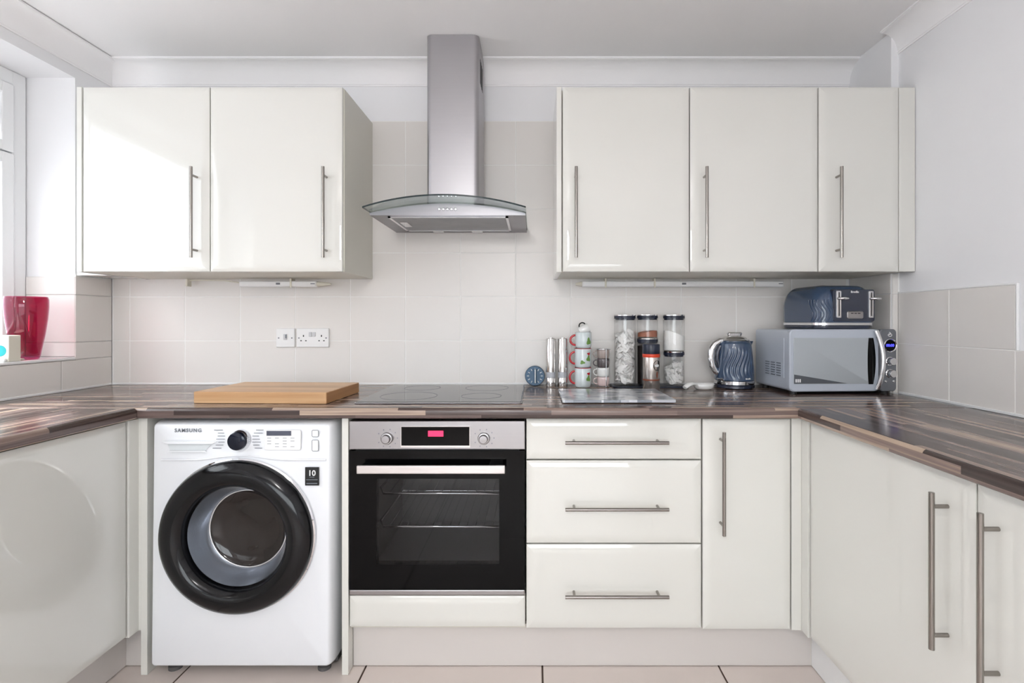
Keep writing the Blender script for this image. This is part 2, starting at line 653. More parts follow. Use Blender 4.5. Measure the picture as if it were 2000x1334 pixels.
# ------------------------------------------------------------------ shell
fl = struct(mesh('floor', bx(-2.3, 1.6, YREAR - 0.1, 0.1, -0.1, -0.0025), FGROUT))
P = 0.6145
X0 = -1.2
def tile_mesh(name, w, h, t, bev, m):
    bm = bx(-w / 2, w / 2, -h / 2, h / 2, -t, 0, bev, 1)
    me = bpy.data.meshes.new(name)
    bmesh.ops.recalc_face_normals(bm, faces=bm.faces[:])
    bm.to_mesh(me)
    bm.free()
    me.materials.append(m)
    return me
_tc = {}
def put_tile(parent, w, h, center, frame, m=TILE, t=0.008, bev=0.0012):
    """shared-mesh tile; frame 'B','L','R','F' gives the way it faces"""
    key = (round(w, 4), round(h, 4), m.name, t)
    if key not in _tc:
        _tc[key] = tile_mesh('tile', w, h, t, bev, m)
    o = bpy.data.objects.new('tile', _tc[key])
    _link(o)
    o.parent = parent
    o.location = center
    o.rotation_euler = {'B': (PI / 2, 0, 0), 'L': (PI / 2, 0, PI / 2), 'R': (PI / 2, 0, -PI / 2), 'F': (0, 0, 0)}[frame]
    return o
for i in range(-1, 4):
    for j in range(8):
        xa = X0 + i * P
        ya = -0.50 - j * P
        put_tile(fl, P - 0.006, P - 0.006, (xa + P / 2, ya - P / 2, 0), 'F', FTILE, 0.01, 0.0015)

ce = struct(mesh('ceiling', bx(-2.3, 1.6, YREAR - 0.1, 0.1, ZC, ZC + 0.1), CEIL))

wb = struct(mesh('wall_back', bx(-2.3, 1.6, 0.008, 0.12, -0.1, ZC), WHITE))
part('grout', bx(XL, 1.44, 0.0011, 0.0079, ZW - 0.005, 2.117), GROUT, wb)
TP, RP = 0.2522, 0.2010
xj = -0.588
for r in range(6):
    for k in range(-6, 9):
        xa, xb = xj + k * TP, xj + (k + 1) * TP
        xa2, xb2 = max(xa, XL + 0.003), min(xb, 1.443)
        if xb2 - xa2 < 0.02:
            continue
        if r >= 3 and (xb2 < -0.74 or xa2 > 0.09):
            continue            # behind the wall units
        put_tile(wb, xb2 - xa2 - 0.0035, RP - 0.0035, ((xa2 + xb2) / 2, 0, ZW + (r + 0.5) * RP), 'B')
# left wall with the window opening
bm = B()
box(bm, XL - 0.308, XL - 0.008, YREAR - 0.1, 0.1, -0.1, ZS - 0.012)
box(bm, XL - 0.308, XL - 0.008, YREAR - 0.1, 0.1, ZH, ZC)
box(bm, XL - 0.308, XL - 0.008, YR + 0.008, 0.1, ZS - 0.012, ZH)
box(bm, XL - 0.308, XL - 0.008, YREAR - 0.1, YRF, ZS - 0.012, ZH)
wl = struct(mesh('wall_left', bm, WHITE))
bm = B()
box(bm, XL - 0.0079, XL - 0.006, -2.2, 0, ZW - 0.005, ZS - 0.013)
box(bm, XL - 0.0079, XL - 0.006, YR + 0.009, 0, ZS - 0.013, 1.40)
box(bm, XG, XL - 0.007, YR + 0.0061, YR + 0.0079, ZS, 1.39)
part('grout', bm, GROUT, wl)
for k in range(9):
    ya, yb = -k * TP, -(k + 1) * TP
    put_tile(wl, TP - 0.003, 1.038 - ZW, (XL, (ya + yb) / 2, (ZW + 1.038) / 2), 'L')
yc = YR / 2
for za, zb in ((1.0395, ZW + RP), (ZW + RP, ZW + 2 * RP), (ZW + 2 * RP, 1.394)):
    put_tile(wl, -YR - 0.003, zb - za - 0.003, (XL, yc, (za + zb) / 2), 'L')
for za, zb in ((ZS, ZW + RP), (ZW + RP, ZW + 2 * RP), (ZW + 2 * RP, 1.39)):
    put_tile(wl, XL - XG - 0.004, zb - za - 0.003, ((XL + XG) / 2 - 0.001, YR, (za + zb) / 2), 'B')
# right wall
wr = struct(mesh('wall_right', bx(XR, XR + 0.12, YREAR - 0.1, 0.1, -0.1, ZC), WHITE))
bm = B()
box(bm, XR - 0.006, XR - 0.0001, -0.786, -0.281, ZW - 0.005, ZW + 2 * RP)
box(bm, XR - 0.006, XR - 0.0001, -2.2, -0.786, ZW - 0.005, ZW + RP)
part('grout', bm, GROUT, wr)
part('tile_trim', bx(XR - 0.0095, XR - 0.0002, -0.792, -0.282, ZW + 2 * RP, ZW + 2 * RP + 0.006, 0.002), WHITEP, wr)
part('tile_trim', bx(XR - 0.0095, XR - 0.0002, -0.796, -0.790, ZW + RP, ZW + 2 * RP + 0.006, 0.002), WHITEP, wr)
for r in range(2):
    for ya, yb in ((-0.281, -0.538), (-0.538, -0.789)):
        put_tile(wr, ya - yb - 0.003, RP - 0.003, (XR - 0.008, (ya + yb) / 2, ZW + (r + 0.5) * RP), 'R')
for k in range(5):
    ya, yb = -0.789 - k * TP, -0.789 - (k + 1) * TP
    put_tile(wr, TP - 0.003, RP - 0.003, (XR - 0.008, (ya + yb) / 2, ZW + 0.5 * RP), 'R')
# pipe boxing in the right corner
XB, YB = 1.445, -0.273
wc = struct(mesh('wall_corner', bx(XB, XR, YB, 0.008, 0.0, ZC), WHITE))
part('grout', bx(XB + 0.001, XR, YB - 0.004, YB, ZW, 1.394), GROUT, wc)
for r in range(3):
    zt = min(ZW + (r + 1) * RP, 1.394)
    z0 = ZW + r * RP
    put_tile(wc, XR - XB - 0.010, zt - z0 - 0.003, ((XB + XR) / 2 - 0.003, YB - 0.008, (z0 + zt) / 2), 'B')
for r in range(3):
    zt = min(ZW + (r + 1) * RP, 1.394)
    z0 = ZW + r * RP
    put_tile(wc, -YB - 0.004, zt - z0 - 0.003, (XB - 0.0025, YB / 2, (z0 + zt) / 2), 'R', TILE, 0.0025, 0.0005)
# rear wall with a wide low window added for fill light, unseen behind the camera
WZ0, WZ1, WX0, WX1 = 0.45, 1.70, -1.6, 1.15
bm = B()
box(bm, -2.3, 1.6, YREAR - 0.12, YREAR, -0.1, WZ0)
box(bm, -2.3, 1.6, YREAR - 0.12, YREAR, WZ1, ZC)
box(bm, -2.3, WX0, YREAR - 0.12, YREAR, WZ0, WZ1)
box(bm, WX1, 1.6, YREAR - 0.12, YREAR, WZ0, WZ1)
struct(mesh('wall_rear', bm, REARW))
w2 = sroot('window_added_fill', (0, YREAR - 0.06, WZ0))
bm = B()
for xa in (WX0, (WX0 + WX1) / 2 - 0.03, WX1 - 0.06):
    box(bm, xa, xa + 0.06, YREAR - 0.09, YREAR - 0.03, WZ0, WZ1)
box(bm, WX0 + 0.06, WX1 - 0.06, YREAR - 0.09, YREAR - 0.03, WZ0, WZ0 + 0.06)
box(bm, WX0 + 0.06, WX1 - 0.06, YREAR - 0.09, YREAR - 0.03, WZ1 - 0.06, WZ1)
part('window_frame', bm, UPVC, w2)
for xa, xb in ((WX0 + 0.06, (WX0 + WX1) / 2 - 0.03), ((WX0 + WX1) / 2 + 0.03, WX1 - 0.06)):
    part('pane', bx(xa, xb, YREAR - 0.064, YREAR - 0.06, WZ0 + 0.06, WZ1 - 0.06), GLASS, w2)
struct(mesh('wall_added_sky_screen', bx(-7.3, -7.0, -14, 12, -0.3, 4.6), mat('pale_render', rgb(216, 216, 219), 0.9, noise=0.04, nscale=3, bump=0.1)))  # unseen wall added outside the left window to cut and soften sky light
struct(mesh('ground', bx(-30, 30, -30, 30, -0.35, -0.2), PAVE))

pl = root('added_fill_lamp', 'added fill lamp, a white globe hanging unseen behind the camera', 'lamp', (-0.3, -3.1, ZC))  # globe added out of view to raise the room's brightness
part('ceiling_rose', lathe(B(), [(0.05, 0), (0.05, -0.015), (0.02, -0.03), (0.0001, -0.03)], (-0.3, -3.1, ZC - 0.0005), 32), WHITEP, pl, 40)
part('flex', tube(B(), [(-0.3, -3.1, ZC - 0.03), (-0.3, -3.1, 2.05)], 0.004, 8), WHITEP, pl, 60)
bm = B()
bmesh.ops.create_uvsphere(bm, u_segments=32, v_segments=20, radius=0.15)
bm.transform(Matrix.Translation((-0.3, -3.1, 1.90)))
part('globe', bm, mat('fill_globe_glow', rgb(250, 250, 250), 0.5, emit=(1.0, 0.985, 0.965, 1), estr=34.0, noise=0.01), pl, 60)

# coving (concave quarter profile)
def cove(name, f, h0, h1, drop=0.095, proj=0.085, zt=ZC):
    poly = [(0, zt), (0, zt - drop), (0.004, zt - drop), (0.004, zt - drop + 0.006)]
    n = 10
    for k in range(n + 1):
        a = PI / 2 * k / n
        poly.append((0.006 + (proj - 0.012) * (1 - math.cos(a)), zt - drop + 0.008 + (drop - 0.016) * math.sin(a)))
    poly += [(proj - 0.004, zt - 0.006), (proj, zt - 0.006), (proj, zt)]
    return struct(mesh(name, prism(B(), poly, h0, h1, f), CEIL, None, 30))
cove('trim_1', lambda a, b, h: Vector((h, 0.008 - a, b)), XL - 0.008, XB)
cove('trim_2', lambda a, b, h: Vector((XL - 0.008 + a, h, b)), YREAR, 0.008, 0.095, 0.07, ZC - 0.003)
cove('trim_3', lambda a, b, h: Vector((XR - a, h, b)), YREAR, YB, 0.092, 0.075)

# ------------------------------------------------------------------ window on the left
w1 = sroot('window_1', (XG, (YR + YRF) / 2, ZS))
bm = B()
xf0, xf1 = XG - 0.065, XG
box(bm, xf0, xf1, YR - 0.055, YR + 0.004, ZS, ZH, 0.004)
box(bm, xf0, xf1, YRF, YRF + 0.055, ZS, ZH, 0.004)
box(bm, xf0, xf1, YRF + 0.05, YR - 0.05, ZS, ZS + 0.055, 0.004)
box(bm, xf0, xf1, YRF + 0.05, YR - 0.05, ZH - 0.06, ZH, 0.004)
box(bm, xf0, xf1, -0.870, -0.810, ZS + 0.05, ZH - 0.055, 0.004)
part('window_frame', bm, UPVC, w1)
def sash(y0, y1, z0, z1):
    bm = B()
    xs0, xs1, w = XG - 0.055, XG + 0.012, 0.05
    box(bm, xs0, xs1, y1 - w, y1, z0, z1, 0.004)
    box(bm, xs0, xs1, y0, y0 + w, z0, z1, 0.004)
    box(bm, xs0, xs1, y0 + w - 0.004, y1 - w + 0.004, z0, z0 + 0.04, 0.004)
    box(bm, xs0, xs1, y0 + w - 0.004, y1 - w + 0.004, z1 - 0.045, z1, 0.004)
    s = part('sash', bm, UPVC, w1)
    part('pane', bx(XG - 0.03, XG - 0.024, y0 + w - 0.005, y1 - w + 0.005, z0 + 0.035, z1 - 0.035), GLASS, s)
sash(-0.808, YR - 0.058, ZS + 0.057, 1.885)
sash(-0.808, YR - 0.058, 1.890, ZH - 0.062)
part('pane', bx(XG - 0.03, XG - 0.024, YRF + 0.05, -0.865, ZS + 0.05, ZH - 0.058), GLASS, w1)
sl = bx(XG + 0.001, XL + 0.004, YRF + 0.002, YR - 0.001, ZS - 0.011, ZS, 0.003)
part('window_sill', sl, UPVC, w1)

# ------------------------------------------------------------------ worktops
def worktop(name, m, f, h0, h1, dep, label):
    t, r = 0.0355, 0.012
    poly = [(0, ZW), (0, ZW - t)]
    for k in range(7):
        a = PI / 2 * k / 6
        poly.append((dep - r * 0.5 + r * 0.5 * math.sin(a), ZW - t + r * 0.5 - r * 0.5 * math.cos(a)))
    for k in range(7):
        a = PI / 2 * k / 6
        poly.append((dep - r + r * math.cos(a), ZW - r + r * math.sin(a)))
    o = mesh(name, prism(B(), poly, h0, h1, f), m, None, 35)
    return tag(o, label, 'worktop')
worktop('worktop', WTX, lambda a, b, h: Vector((h, -0.001 - a, b)), XL + 0.002, XB - 0.002, 0.639, 'brown block-plank worktop along the back wall under hob, kettle and microwave')
worktop('worktop', WTY, lambda a, b, h: Vector((XL + 0.001 + a, h, b)), -2.3, YW - 0.0012, 0.605, 'sunlit brown plank worktop run below the window sill')
worktop('worktop', WTY, lambda a, b, h: Vector((XR - 0.010 - a, h, b)), -2.3, YW - 0.0012, 0.585, 'brown plank worktop run along the right wall in front of microwave')
# sealant bead
bm = B()
box(bm, XL + 0.004, XB - 0.004, -0.006, -0.0005, ZW + 0.0003, ZW + 0.010, 0.002)
part('sealant', bm, WHITEP, wb)
bm = B()
box(bm, XL + 0.0005, XL + 0.006, -2.2, -0.007, ZW + 0.0003, ZW + 0.010, 0.002)
part('sealant', bm, WHITEP, wl)
bm = B()
box(bm, XR - 0.014, XR - 0.0085, -2.2, -0.29, ZW + 0.0003, ZW + 0.010, 0.002)
part('sealant', bm, WHITEP, wr)

# ------------------------------------------------------------------ wall cabinets
UZ0, UZ1 = 1.394, 2.106
HZU = 1.615
fU = FB(UF - 0.001)
def wall_cab(x0, x1, doors, label, endl=False, endr=False, fill=None):
    rt = root('wall_cabinet', label, 'cabinet', ((x0 + x1) / 2, UF / 2, UZ0))
    part('body', bx(x0, x1, UF + 0.014, -0.001, UZ0, UZ1), CARC, rt)
    if endl:
        part('end_panel', bx(x0 - 0.020, x0 - 0.0005, UF - 0.014, -0.001, UZ0 - 0.002, UZ1 + 0.002, 0.001), CREAM, rt)
    if endr:
        part('end_panel', bx(x1 + 0.0005, x1 + 0.018, UF - 0.018, -0.001, UZ0 - 0.002, UZ1 + 0.002, 0.001), CREAM, rt)
    for (a, b, hx) in doors:
        add_door(rt, fU, a, b, UZ0 - 0.001, UZ1, (hx, HZU) if hx is not None else None)
    return rt
cl = wall_cab(-1.750, -0.748, ((-1.743, -1.2545, -1.300), (-1.2505, -0.7415, -0.800)), 'left wall cabinet with two gloss cream doors beside the window', endl=True)
part('end_panel', bx(-0.7475, -0.738, UF - 0.0005, -0.001, UZ0, UZ1, 0.0008), CARC, cl)
part('infill_panel', bx(XL + 0.004, -1.771, YR + 0.004, -0.002, UZ0 + 0.001, UZ0 + 0.017), CREAM, cl)
cm = wall_cab(0.107, 1.0995, ((0.1115, 0.5995, 0.160), (0.6035, 1.0965, 0.6555)), 'wall cabinet with two gloss cream doors right of the cooker hood', endl=True)
cr = wall_cab(1.1005, 1.440, ((1.1010, 1.409, 1.166),), 'narrow single-door cream wall cabinet against the right wall')
part('filler_strip', bx(1.411, XR - 0.002, UF - 0.017, UF - 0.001, UZ0 - 0.001, UZ1 - 0.001, 0.002), CREAM, cr)

# ------------------------------------------------------------------ base cabinets
DZ0, DZ1 = 0.1565, 0.8665
fBs = FB(BF)
# end panels either side of the washing machine
def endp(x0, x1, label):
    tag(mesh('end_panel', bx(x0, x1, -0.611, -0.02, 0.0005, 0.873, 0.0012), CREAM), label, 'panel')
endp(-1.334, -1.312, 'cream end panel left of the washing machine reaching the floor')
endp(-0.652, -0.630, 'cream end panel between washing machine and oven')
# oven housing
oh = root('oven_housing', 'cream oven housing unit with a low blank panel under the oven', 'cabinet', (-0.33, -0.3, 0.15))
part('body', bx(-0.6285, -0.0295, BF + 0.001, -0.02, 0.15, 0.2660), CARC, oh)
add_door(oh, fBs, -0.6275, -0.0310, 0.1615, 0.2665, None, name='blank_panel')
# drawers
dc = root('drawer_cabinet', 'cream base unit with three wide drawers right of the oven', 'cabinet', (0.27, -0.3, 0.15))
part('body', bx(-0.0265, 0.5700, BF + 0.014, -0.02, 0.15, 0.870), CARC, dc)
for za, zb, hz in ((0.7320, 0.8690, 0.796), (0.4460, 0.7268, 0.574), (0.1565, 0.4415, 0.283)):
    add_door(dc, fBs, -0.0258, 0.5690, za, zb, (0.2765, hz), False, 'drawer')
c3 = root('base_cabinet', 'narrow cream base cabinet with one door right of the drawers', 'cabinet', (0.72, -0.3, 0.15))
part('body', bx(0.5710, 0.8750, BF + 0.014, -0.02, 0.15, 0.870), CARC, c3)
add_door(c3, fBs, 0.5742, 0.8725, DZ0 - 0.004, 0.8685, (0.6325, 0.659))
cp = root('corner_post', 'cream corner post between narrow base cabinet and right-hand doors', 'corner post', (0.91, -0.6, 0.15))
bm = B()
box(bm, 0.8765, 0.910, -0.605, BF, 0.149, 0.870, 0.001)
box(bm, 0.9102, 0.926, -0.648, BF, 0.149, 0.870, 0.001)
part('filler_strip', bm, CREAM, cp)
# right run
fRr = FR(0.929)
def side_cab(nm, f, xb0, xb1, y0, y1, label, hy=None):
    rt = root(nm, label, 'cabinet', ((xb0 + xb1) / 2, (y0 + y1) / 2, 0.15))
    part('body', bx(xb0 + (0.014 if xb0 > 0 else 0), xb1 - (0 if xb0 > 0 else 0.014), y0, y1, 0.15, 0.870), CARC, rt)
    add_door(rt, f, y0 + 0.002, y1 - 0.002, DZ0, DZ1 + 0.002, (hy, 0.652) if hy else None)
    return rt
side_cab('base_cabinet', fRr, 0.930, XR - 0.02, -1.296, -0.652, 'cream base cabinet in the right run with handle near its front edge', -1.228)
side_cab('base_cabinet', fRr, 0.930, XR - 0.02, -1.940, -1.2965, 'nearest cream base cabinet of the right run, cut by the photo edge', -1.352)
# left run
fLl = FL(-1.364)
side_cab('base_cabinet', fLl, XL + 0.02, -1.365, -1.256, -0.652, 'plain cream base cabinet below the window beside the washing machine')
side_cab('base_cabinet', fLl, XL + 0.02, -1.365, -1.860, -1.2565, 'second cream base cabinet below the window, outside the left edge', -1.80)
lp = root('corner_post', 'cream corner post left of the washing machine', 'corner post', (-1.35, -0.62, 0.15))
bm = B()
box(bm, -1.3625, -1.345, -0.648, BF, 0.149, 0.870, 0.001)
box(bm, -1.3448, -1.3345, -0.607, BF, 0.149, 0.870, 0.001)
part('filler_strip', bm, CREAM, lp)
# plinths
struct(mesh('baseboard_back', bx(-0.6285, 0.974, -0.565, -0.549, 0.003, 0.1485), PLIN))
struct(mesh('baseboard_right', bx(0.966, 0.982, -1.94, -0.5655, 0.003, 0.1485), WHITEP))
bm = B()
box(bm, -1.436, -1.420, -1.86, -0.549, 0.003, 0.1485)
box(bm, -1.4195, -1.336, -0.565, -0.549, 0.003, 0.1485)
struct(mesh('baseboard_left', bm, PLIN))

# ------------------------------------------------------------------ washing machine
YM = -0.635
wx0, wx1, wz0, wz1 = -1.292, -0.676, 0.036, 0.866
wcx, wcw = (wx0 + wx1) / 2, wx1 - wx0
wm = root('washing_machine', 'white front-loading washing machine with a black porthole door', 'washing machine', (wcx, -0.33, 0))
bm = B()
lev = [(0.04, 0.0), (0.575, 0.0)]
for k in range(1, 8):
    a = PI / 2 * k / 7
    lev.append((0.575 + 0.06 * math.sin(a), 0.016 * (1 - math.cos(a))))
rbox(bm, wcw, wz1 - wz0, lev, 0.018, (wcx, 0, (wz0 + wz1) / 2), 'Y', 5)
# top front edge leans back
for v in bm.verts:
    if v.co.y < -0.57 and v.co.z > 0.72:
        v.co.y += 0.016 * ((v.co.z - 0.72) / 0.146) ** 2
bm.faces.ensure_lookup_table()
capf = min((q for q in bm.faces if len(q.verts) > 4), key=lambda q: q.calc_center_median().y)
ed = list(capf.edges)
bm.faces.remove(capf)
hole = [bm.verts.new((-0.985 + 0.240 * math.cos(2 * PI * k / 72), YM, 0.487 + 0.240 * math.sin(2 * PI * k / 72))) for k in range(72)]
he = [bm.edges.new((hole[k], hole[(k + 1) % 72])) for k in range(72)]
bmesh.ops.triangle_fill(bm, use_beauty=True, use_dissolve=False, edges=ed + he)
for q in [q for q in bm.faces if math.hypot(q.calc_center_median().x + 0.985, q.calc_center_median().z - 0.487) < 0.236 and abs(q.calc_center_median().y - YM) < 0.004]:
    bm.faces.remove(q)
part('body', bm, WASHW, wm, 30)
part('base_kick', bx(wx0 + 0.012, wx1 - 0.012, -0.550, -0.06, 0.010, wz0 - 0.0005), mat('grey_base', rgb(90, 88, 88), 0.6, noise=0.03), wm)
for xx in (wx0 + 0.05, wx1 - 0.05):
    for yy in (-0.572, -0.10):
        part('foot', lathe(B(), [(0.022, 0), (0.022, 0.012), (0.010, 0.014), (0.010, 0.0355)], (xx, yy, 0.0005), 16), mat('grey_base'), wm, 40)
dcx, dcz = -0.985, 0.487
def yfront(z):
    return YM + (0.016 * ((z - 0.72) / 0.146) ** 2 if z > 0.72 else 0)
# raised swage line between panel and door
pts = []
for k in range(41):
    x = wx0 + 0.045 + (wcw - 0.065) * k / 40
    d = abs(x - dcx)
    z = 0.737 + 0.014 * max(0, math.cos(min(d / 0.16, 1) * PI) * 0.5 + 0.5)
    pts.append((x, yfront(z) + 0.0005, z))
part('swage_line', tube(B(), pts, 0.003, 8), WASHW, wm, 60)
# door
dr = part('door', lathe(B(), [(0.244, -0.002), (0.251, 0.006), (0.254, 0.016), (0.252, 0.028), (0.244, 0.040), (0.228, 0.050), (0.205, 0.055), (0.185, 0.050), (0.174, 0.040), (0.168, 0.024), (0.166, 0.012)], (dcx, YM, dcz), 96, 'Y', cap=False), NAVYG, wm, 60)
part('door_trim', lathe(B(), [(0.252, 0.0), (0.2575, 0.004), (0.2575, 0.010), (0.252, 0.013)], (dcx, YM, dcz), 96, 'Y', cap=False), CHROME, dr, 60)
part('door_bowl', lathe(B(), [(0.1665, 0.014), (0.162, 0.002), (0.154, -0.018), (0.146, -0.036), (0.136, -0.052), (0.133, -0.055)], (dcx, YM, dcz), 96, 'Y', cap=False), BOWL, dr, 60)
part('bowl_rim', tube(B(), [(dcx + 0.133 * math.cos(2 * PI * k / 72), YM + 0.053, dcz + 0.133 * math.sin(2 * PI * k / 72)) for k in range(72)], 0.0035, 8, closed=True), CHROME, dr, 60)
part('door_glass', lathe(B(), [(0.132, -0.056), (0.128, -0.060), (0.09, -0.066), (0.0001, -0.070)], (dcx, YM, dcz), 72, 'Y', cap=False), mat('dark_porthole_glass', rgb(38, 32, 30), 0.04, noise=0.3, nscale=9), dr, 60)
# detergent drawer recess: pull lip and slanted scoop
fW = lambda dx: (lambda u, v, w: Vector((u, yfront(v) - w, v)))
f0 = fW(0)
dw = part('detergent_drawer', prism(B(), [(-1.225, 0.791), (-1.075, 0.791), (-1.060, 0.799), (-1.243, 0.799)], 0.0, 0.007, f0), WASHW, wm)
part('drawer_scoop', prism(B(), [(-1.218, 0.769), (-1.100, 0.769), (-1.078, 0.7905), (-1.228, 0.7905)], 0.0005, 0.0012, f0), mat('scoop_grey', rgb(212, 217, 220), 0.4, noise=0.01), dw)
part('drawer_lip', prism(B(), [(-1.225, 0.764), (-1.095, 0.764), (-1.099, 0.7685), (-1.219, 0.7685)], 0.0, 0.005, f0), WASHW, dw)
fT = lambda cx, cz: (lambda x, y, z: Vector((cx + x, yfront(cz) - 0.0012 - z, cz + y)))
part('lettering', text_bm('SAMSUNG', 0.017, fT(-1.163, 0.8335), 0.0004, space=1.25, bold=True), WASHG, wm)
# dial
dl = part('dial', lathe(B(), [(0.031, 0.001), (0.031, 0.020), (0.029, 0.026), (0.024, 0.028), (0.0001, 0.029)], (-0.985, yfront(0.803), 0.803), 48, 'Y', cap=False), mat('dial_dark_blue', rgb(16, 22, 38), 0.1, 0.2, noise=0.1), wm, 30)
part('dial_ring', lathe(B(), [(0.031, 0.0), (0.0345, 0.002), (0.0345, 0.010), (0.0312, 0.016)], (-0.985, yfront(0.803), 0.803), 48, 'Y', cap=False), CHROME, dl, 50)
bm = B()
for i in range(7):
    z = 0.835 - i * 0.0098
    off = 0.04 + (0.010 if i in (0, 6) else 0.004 if i in (1, 5) else 0)
    for s in (-1, 1):
        ln = 0.021 + 0.004 * ((i * 7 + s) % 3)
        xa = -0.985 + s * off - (0.012 if s < 0 else 0)
        xb = xa + s * ln
        box(bm, min(xa, xb), max(xa, xb), yfront(z) - 0.0014, yfront(z) - 0.0002, z - 0.0009, z + 0.0009)
part('programme_marks', bm, WASHG, wm)['kind'] = 'stuff'
# display panel
dp = part('display_panel', rbox(B(), 0.122, 0.068, [(0, 0), (0.0026, 0), (0.0036, 0.001)], 0.006, (-0.842, yfront(0.803) - 0.0005, 0.803), 'Y'), WHITEP, wm, 30)
part('display', bx(-0.895, -0.813, yfront(0.803) - 0.0052, yfront(0.803) - 0.0030, 0.818, 0.834), mat('display_dark', rgb(84, 88, 102), 0.2, noise=0.02), dp)
bm = B()
for i in range(4):
    for j in range(4):
        if (i * 3 + j) % 5 == 4:
            continue
        box(bm, -0.893 + j * 0.026, -0.880 + j * 0.026, yfront(0.803) - 0.0046, yfront(0.803) - 0.0038, 0.809 - i * 0.0095, 0.8104 - i * 0.0095)
part('display_print', bm, WASHG, dp)['kind'] = 'stuff'
for za, zb in ((0.814, 0.836), (0.766, 0.803)):
    b_ = part('button', rbox(B(), 0.021, zb - za, [(0, 0), (0.002, 0.0), (0.003, 0.001)], 0.004, (-0.733, yfront(0.80), (za + zb) / 2), 'Y'), WHITEP, wm, 30)
    part('button_outline', tube(B(), [(-0.733 + x, yfront(0.80) - 0.0028, (za + zb) / 2 + y) for x, y in rrect(0.0215, zb - za, 0.004, 4)], 0.0008, 6, closed=True), WASHG, b_)
st = part('warranty_sticker', bx(-0.765, -0.719, YM - 0.0022, YM - 0.0002, 0.652, 0.713), BLACKM, wm)
part('lettering', text_bm('10', 0.026, lambda x, y, z: Vector((-0.742 + x, YM - 0.003 - z, 0.693 + y)), 0.0004, bold=True), WHITEP, st)
bm = B()
box(bm, -0.750, -0.734, YM - 0.0032, YM - 0.0022, 0.6795, 0.6812)
box(bm, -0.761, -0.723, YM - 0.0032, YM - 0.0022, 0.6705, 0.6725)
box(bm, -0.760, -0.724, YM - 0.0032, YM - 0.0022, 0.6575, 0.6605)
part('sticker_print', bm, WASHG, st)

# ------------------------------------------------------------------ oven
ox0, ox1 = -0.6275, -0.0310
YO = -0.606
ov = root('oven', 'built-in single oven with steel control panel and black glass door', 'oven', ((ox0 + ox1) / 2, -0.33, 0.27))
bm = B()
# open-fronted cavity
cx0, cx1, cz0, cz1, cyb = -0.560, -0.095, 0.345, 0.690, -0.16
box(bm, cx0 - 0.012, cx0, -0.575, cyb, cz0 - 0.012, cz1 + 0.012)
box(bm, cx1, cx1 + 0.012, -0.575, cyb, cz0 - 0.012, cz1 + 0.012)
box(bm, cx0, cx1, -0.575, cyb, cz0 - 0.012, cz0)
box(bm, cx0, cx1, -0.575, cyb, cz1, cz1 + 0.012)
box(bm, cx0 - 0.012, cx1 + 0.012, cyb, cyb + 0.012, cz0 - 0.012, cz1 + 0.012)
part('cavity', bm, DARKCAV, ov)
pz0, pz1 = 0.7660, 0.8620
cpn = part('control_panel', bx(ox0, ox1, YO - 0.004, -0.56, pz0, pz1, 0.002), STEELH, ov)
dsp = part('display', bx(-0.4490, -0.2190, YO - 0.0075, YO - 0.0035, 0.7800, 0.8430, 0.001), BLACKG, ov)
bm = B()
fr_ = [(-0.4515, -0.2165, 0.843, 0.8462), (-0.4515, -0.2165, 0.7735, 0.7798), (-0.4515, -0.4492, 0.7798, 0.843), (-0.2188, -0.2165, 0.7798, 0.843)]
for a, b, c, d in fr_:
    box(bm, a, b, YO - 0.008, YO - 0.0035, c, d)
part('display_frame', bm, CHROME, dsp)
part('clock_window', bx(-0.359, -0.307, YO - 0.0079, YO - 0.0075, 0.8105, 0.8300), mat('red_clock_glow', rgb(180, 30, 65), 0.4, emit=rgb(250, 40, 95), estr=1.0, noise=0.02), dsp)
for kx in (-0.4975, -0.1700):
    kb = part('knob', lathe(B(), [(0.0205, 0.0), (0.0205, 0.010), (0.0185, 0.0135), (0.0150, 0.0140), (0.0140, 0.024), (0.0125, 0.0258), (0.0001, 0.0262)], (kx, YO - 0.004, 0.8045), 40, 'Y', cap=False), CHROME if False else STEELH, ov, 35)
    bm = B()
    for k in range(9):
        a = math.radians(-60 + k * 37.5)
        x, z = kx + 0.034 * math.sin(a), 0.8045 + 0.030 * math.cos(a)
        box(bm, x - 0.0016, x + 0.0016, YO - 0.0046, YO - 0.0038, z - 0.002, z + 0.002)
    part('dial_marks', bm, WASHG, kb)['kind'] = 'stuff'
dz0, dz1 = 0.2885, 0.7615
od = sub = None
# door frame of black glass around the window
gx0, gx1, gz0, gz1 = -0.536, -0.118, 0.374, 0.666
bm = B()
box(bm, ox0, ox1, YO - 0.003, -0.578, gz1, dz1)
box(bm, ox0, ox1, YO - 0.003, -0.578, dz0, gz0)
box(bm, ox0, gx0, YO - 0.003, -0.578, gz0, gz1)
box(bm, gx1, ox1, YO - 0.003, -0.578, gz0, gz1)
bmesh.ops.remove_doubles(bm, verts=bm.verts[:], dist=1e-5)
od = part('door', bm, BLACKG, ov)
part('door_window', bx(gx0, gx1, YO - 0.0029, YO + 0.003, gz0, gz1), OGLASS, od)
hb = bx(-0.5865, -0.0960, YO - 0.052, YO - 0.040, 0.6965, 0.7235, 0.0025)
hd = part('handle', hb, mat('satin_aluminium', rgb(222, 216, 214), 0.32, 0.9, noise=0.02), od)
for xa in (-0.576, -0.150):
    part('handle_bracket', bx(xa, xa + 0.044, YO - 0.0400, YO - 0.0030, 0.702, 0.7225, 0.003), NAVYG, hd)
part('bottom_trim', bx(ox0, ox1, YO - 0.003, -0.58, 0.2700, 0.2880, 0.003), STEELH, ov)
part('top_vent', bx(ox0 + 0.02, ox1 - 0.02, YO + 0.004, -0.57, 0.7618, 0.7658), BLACKM, ov)
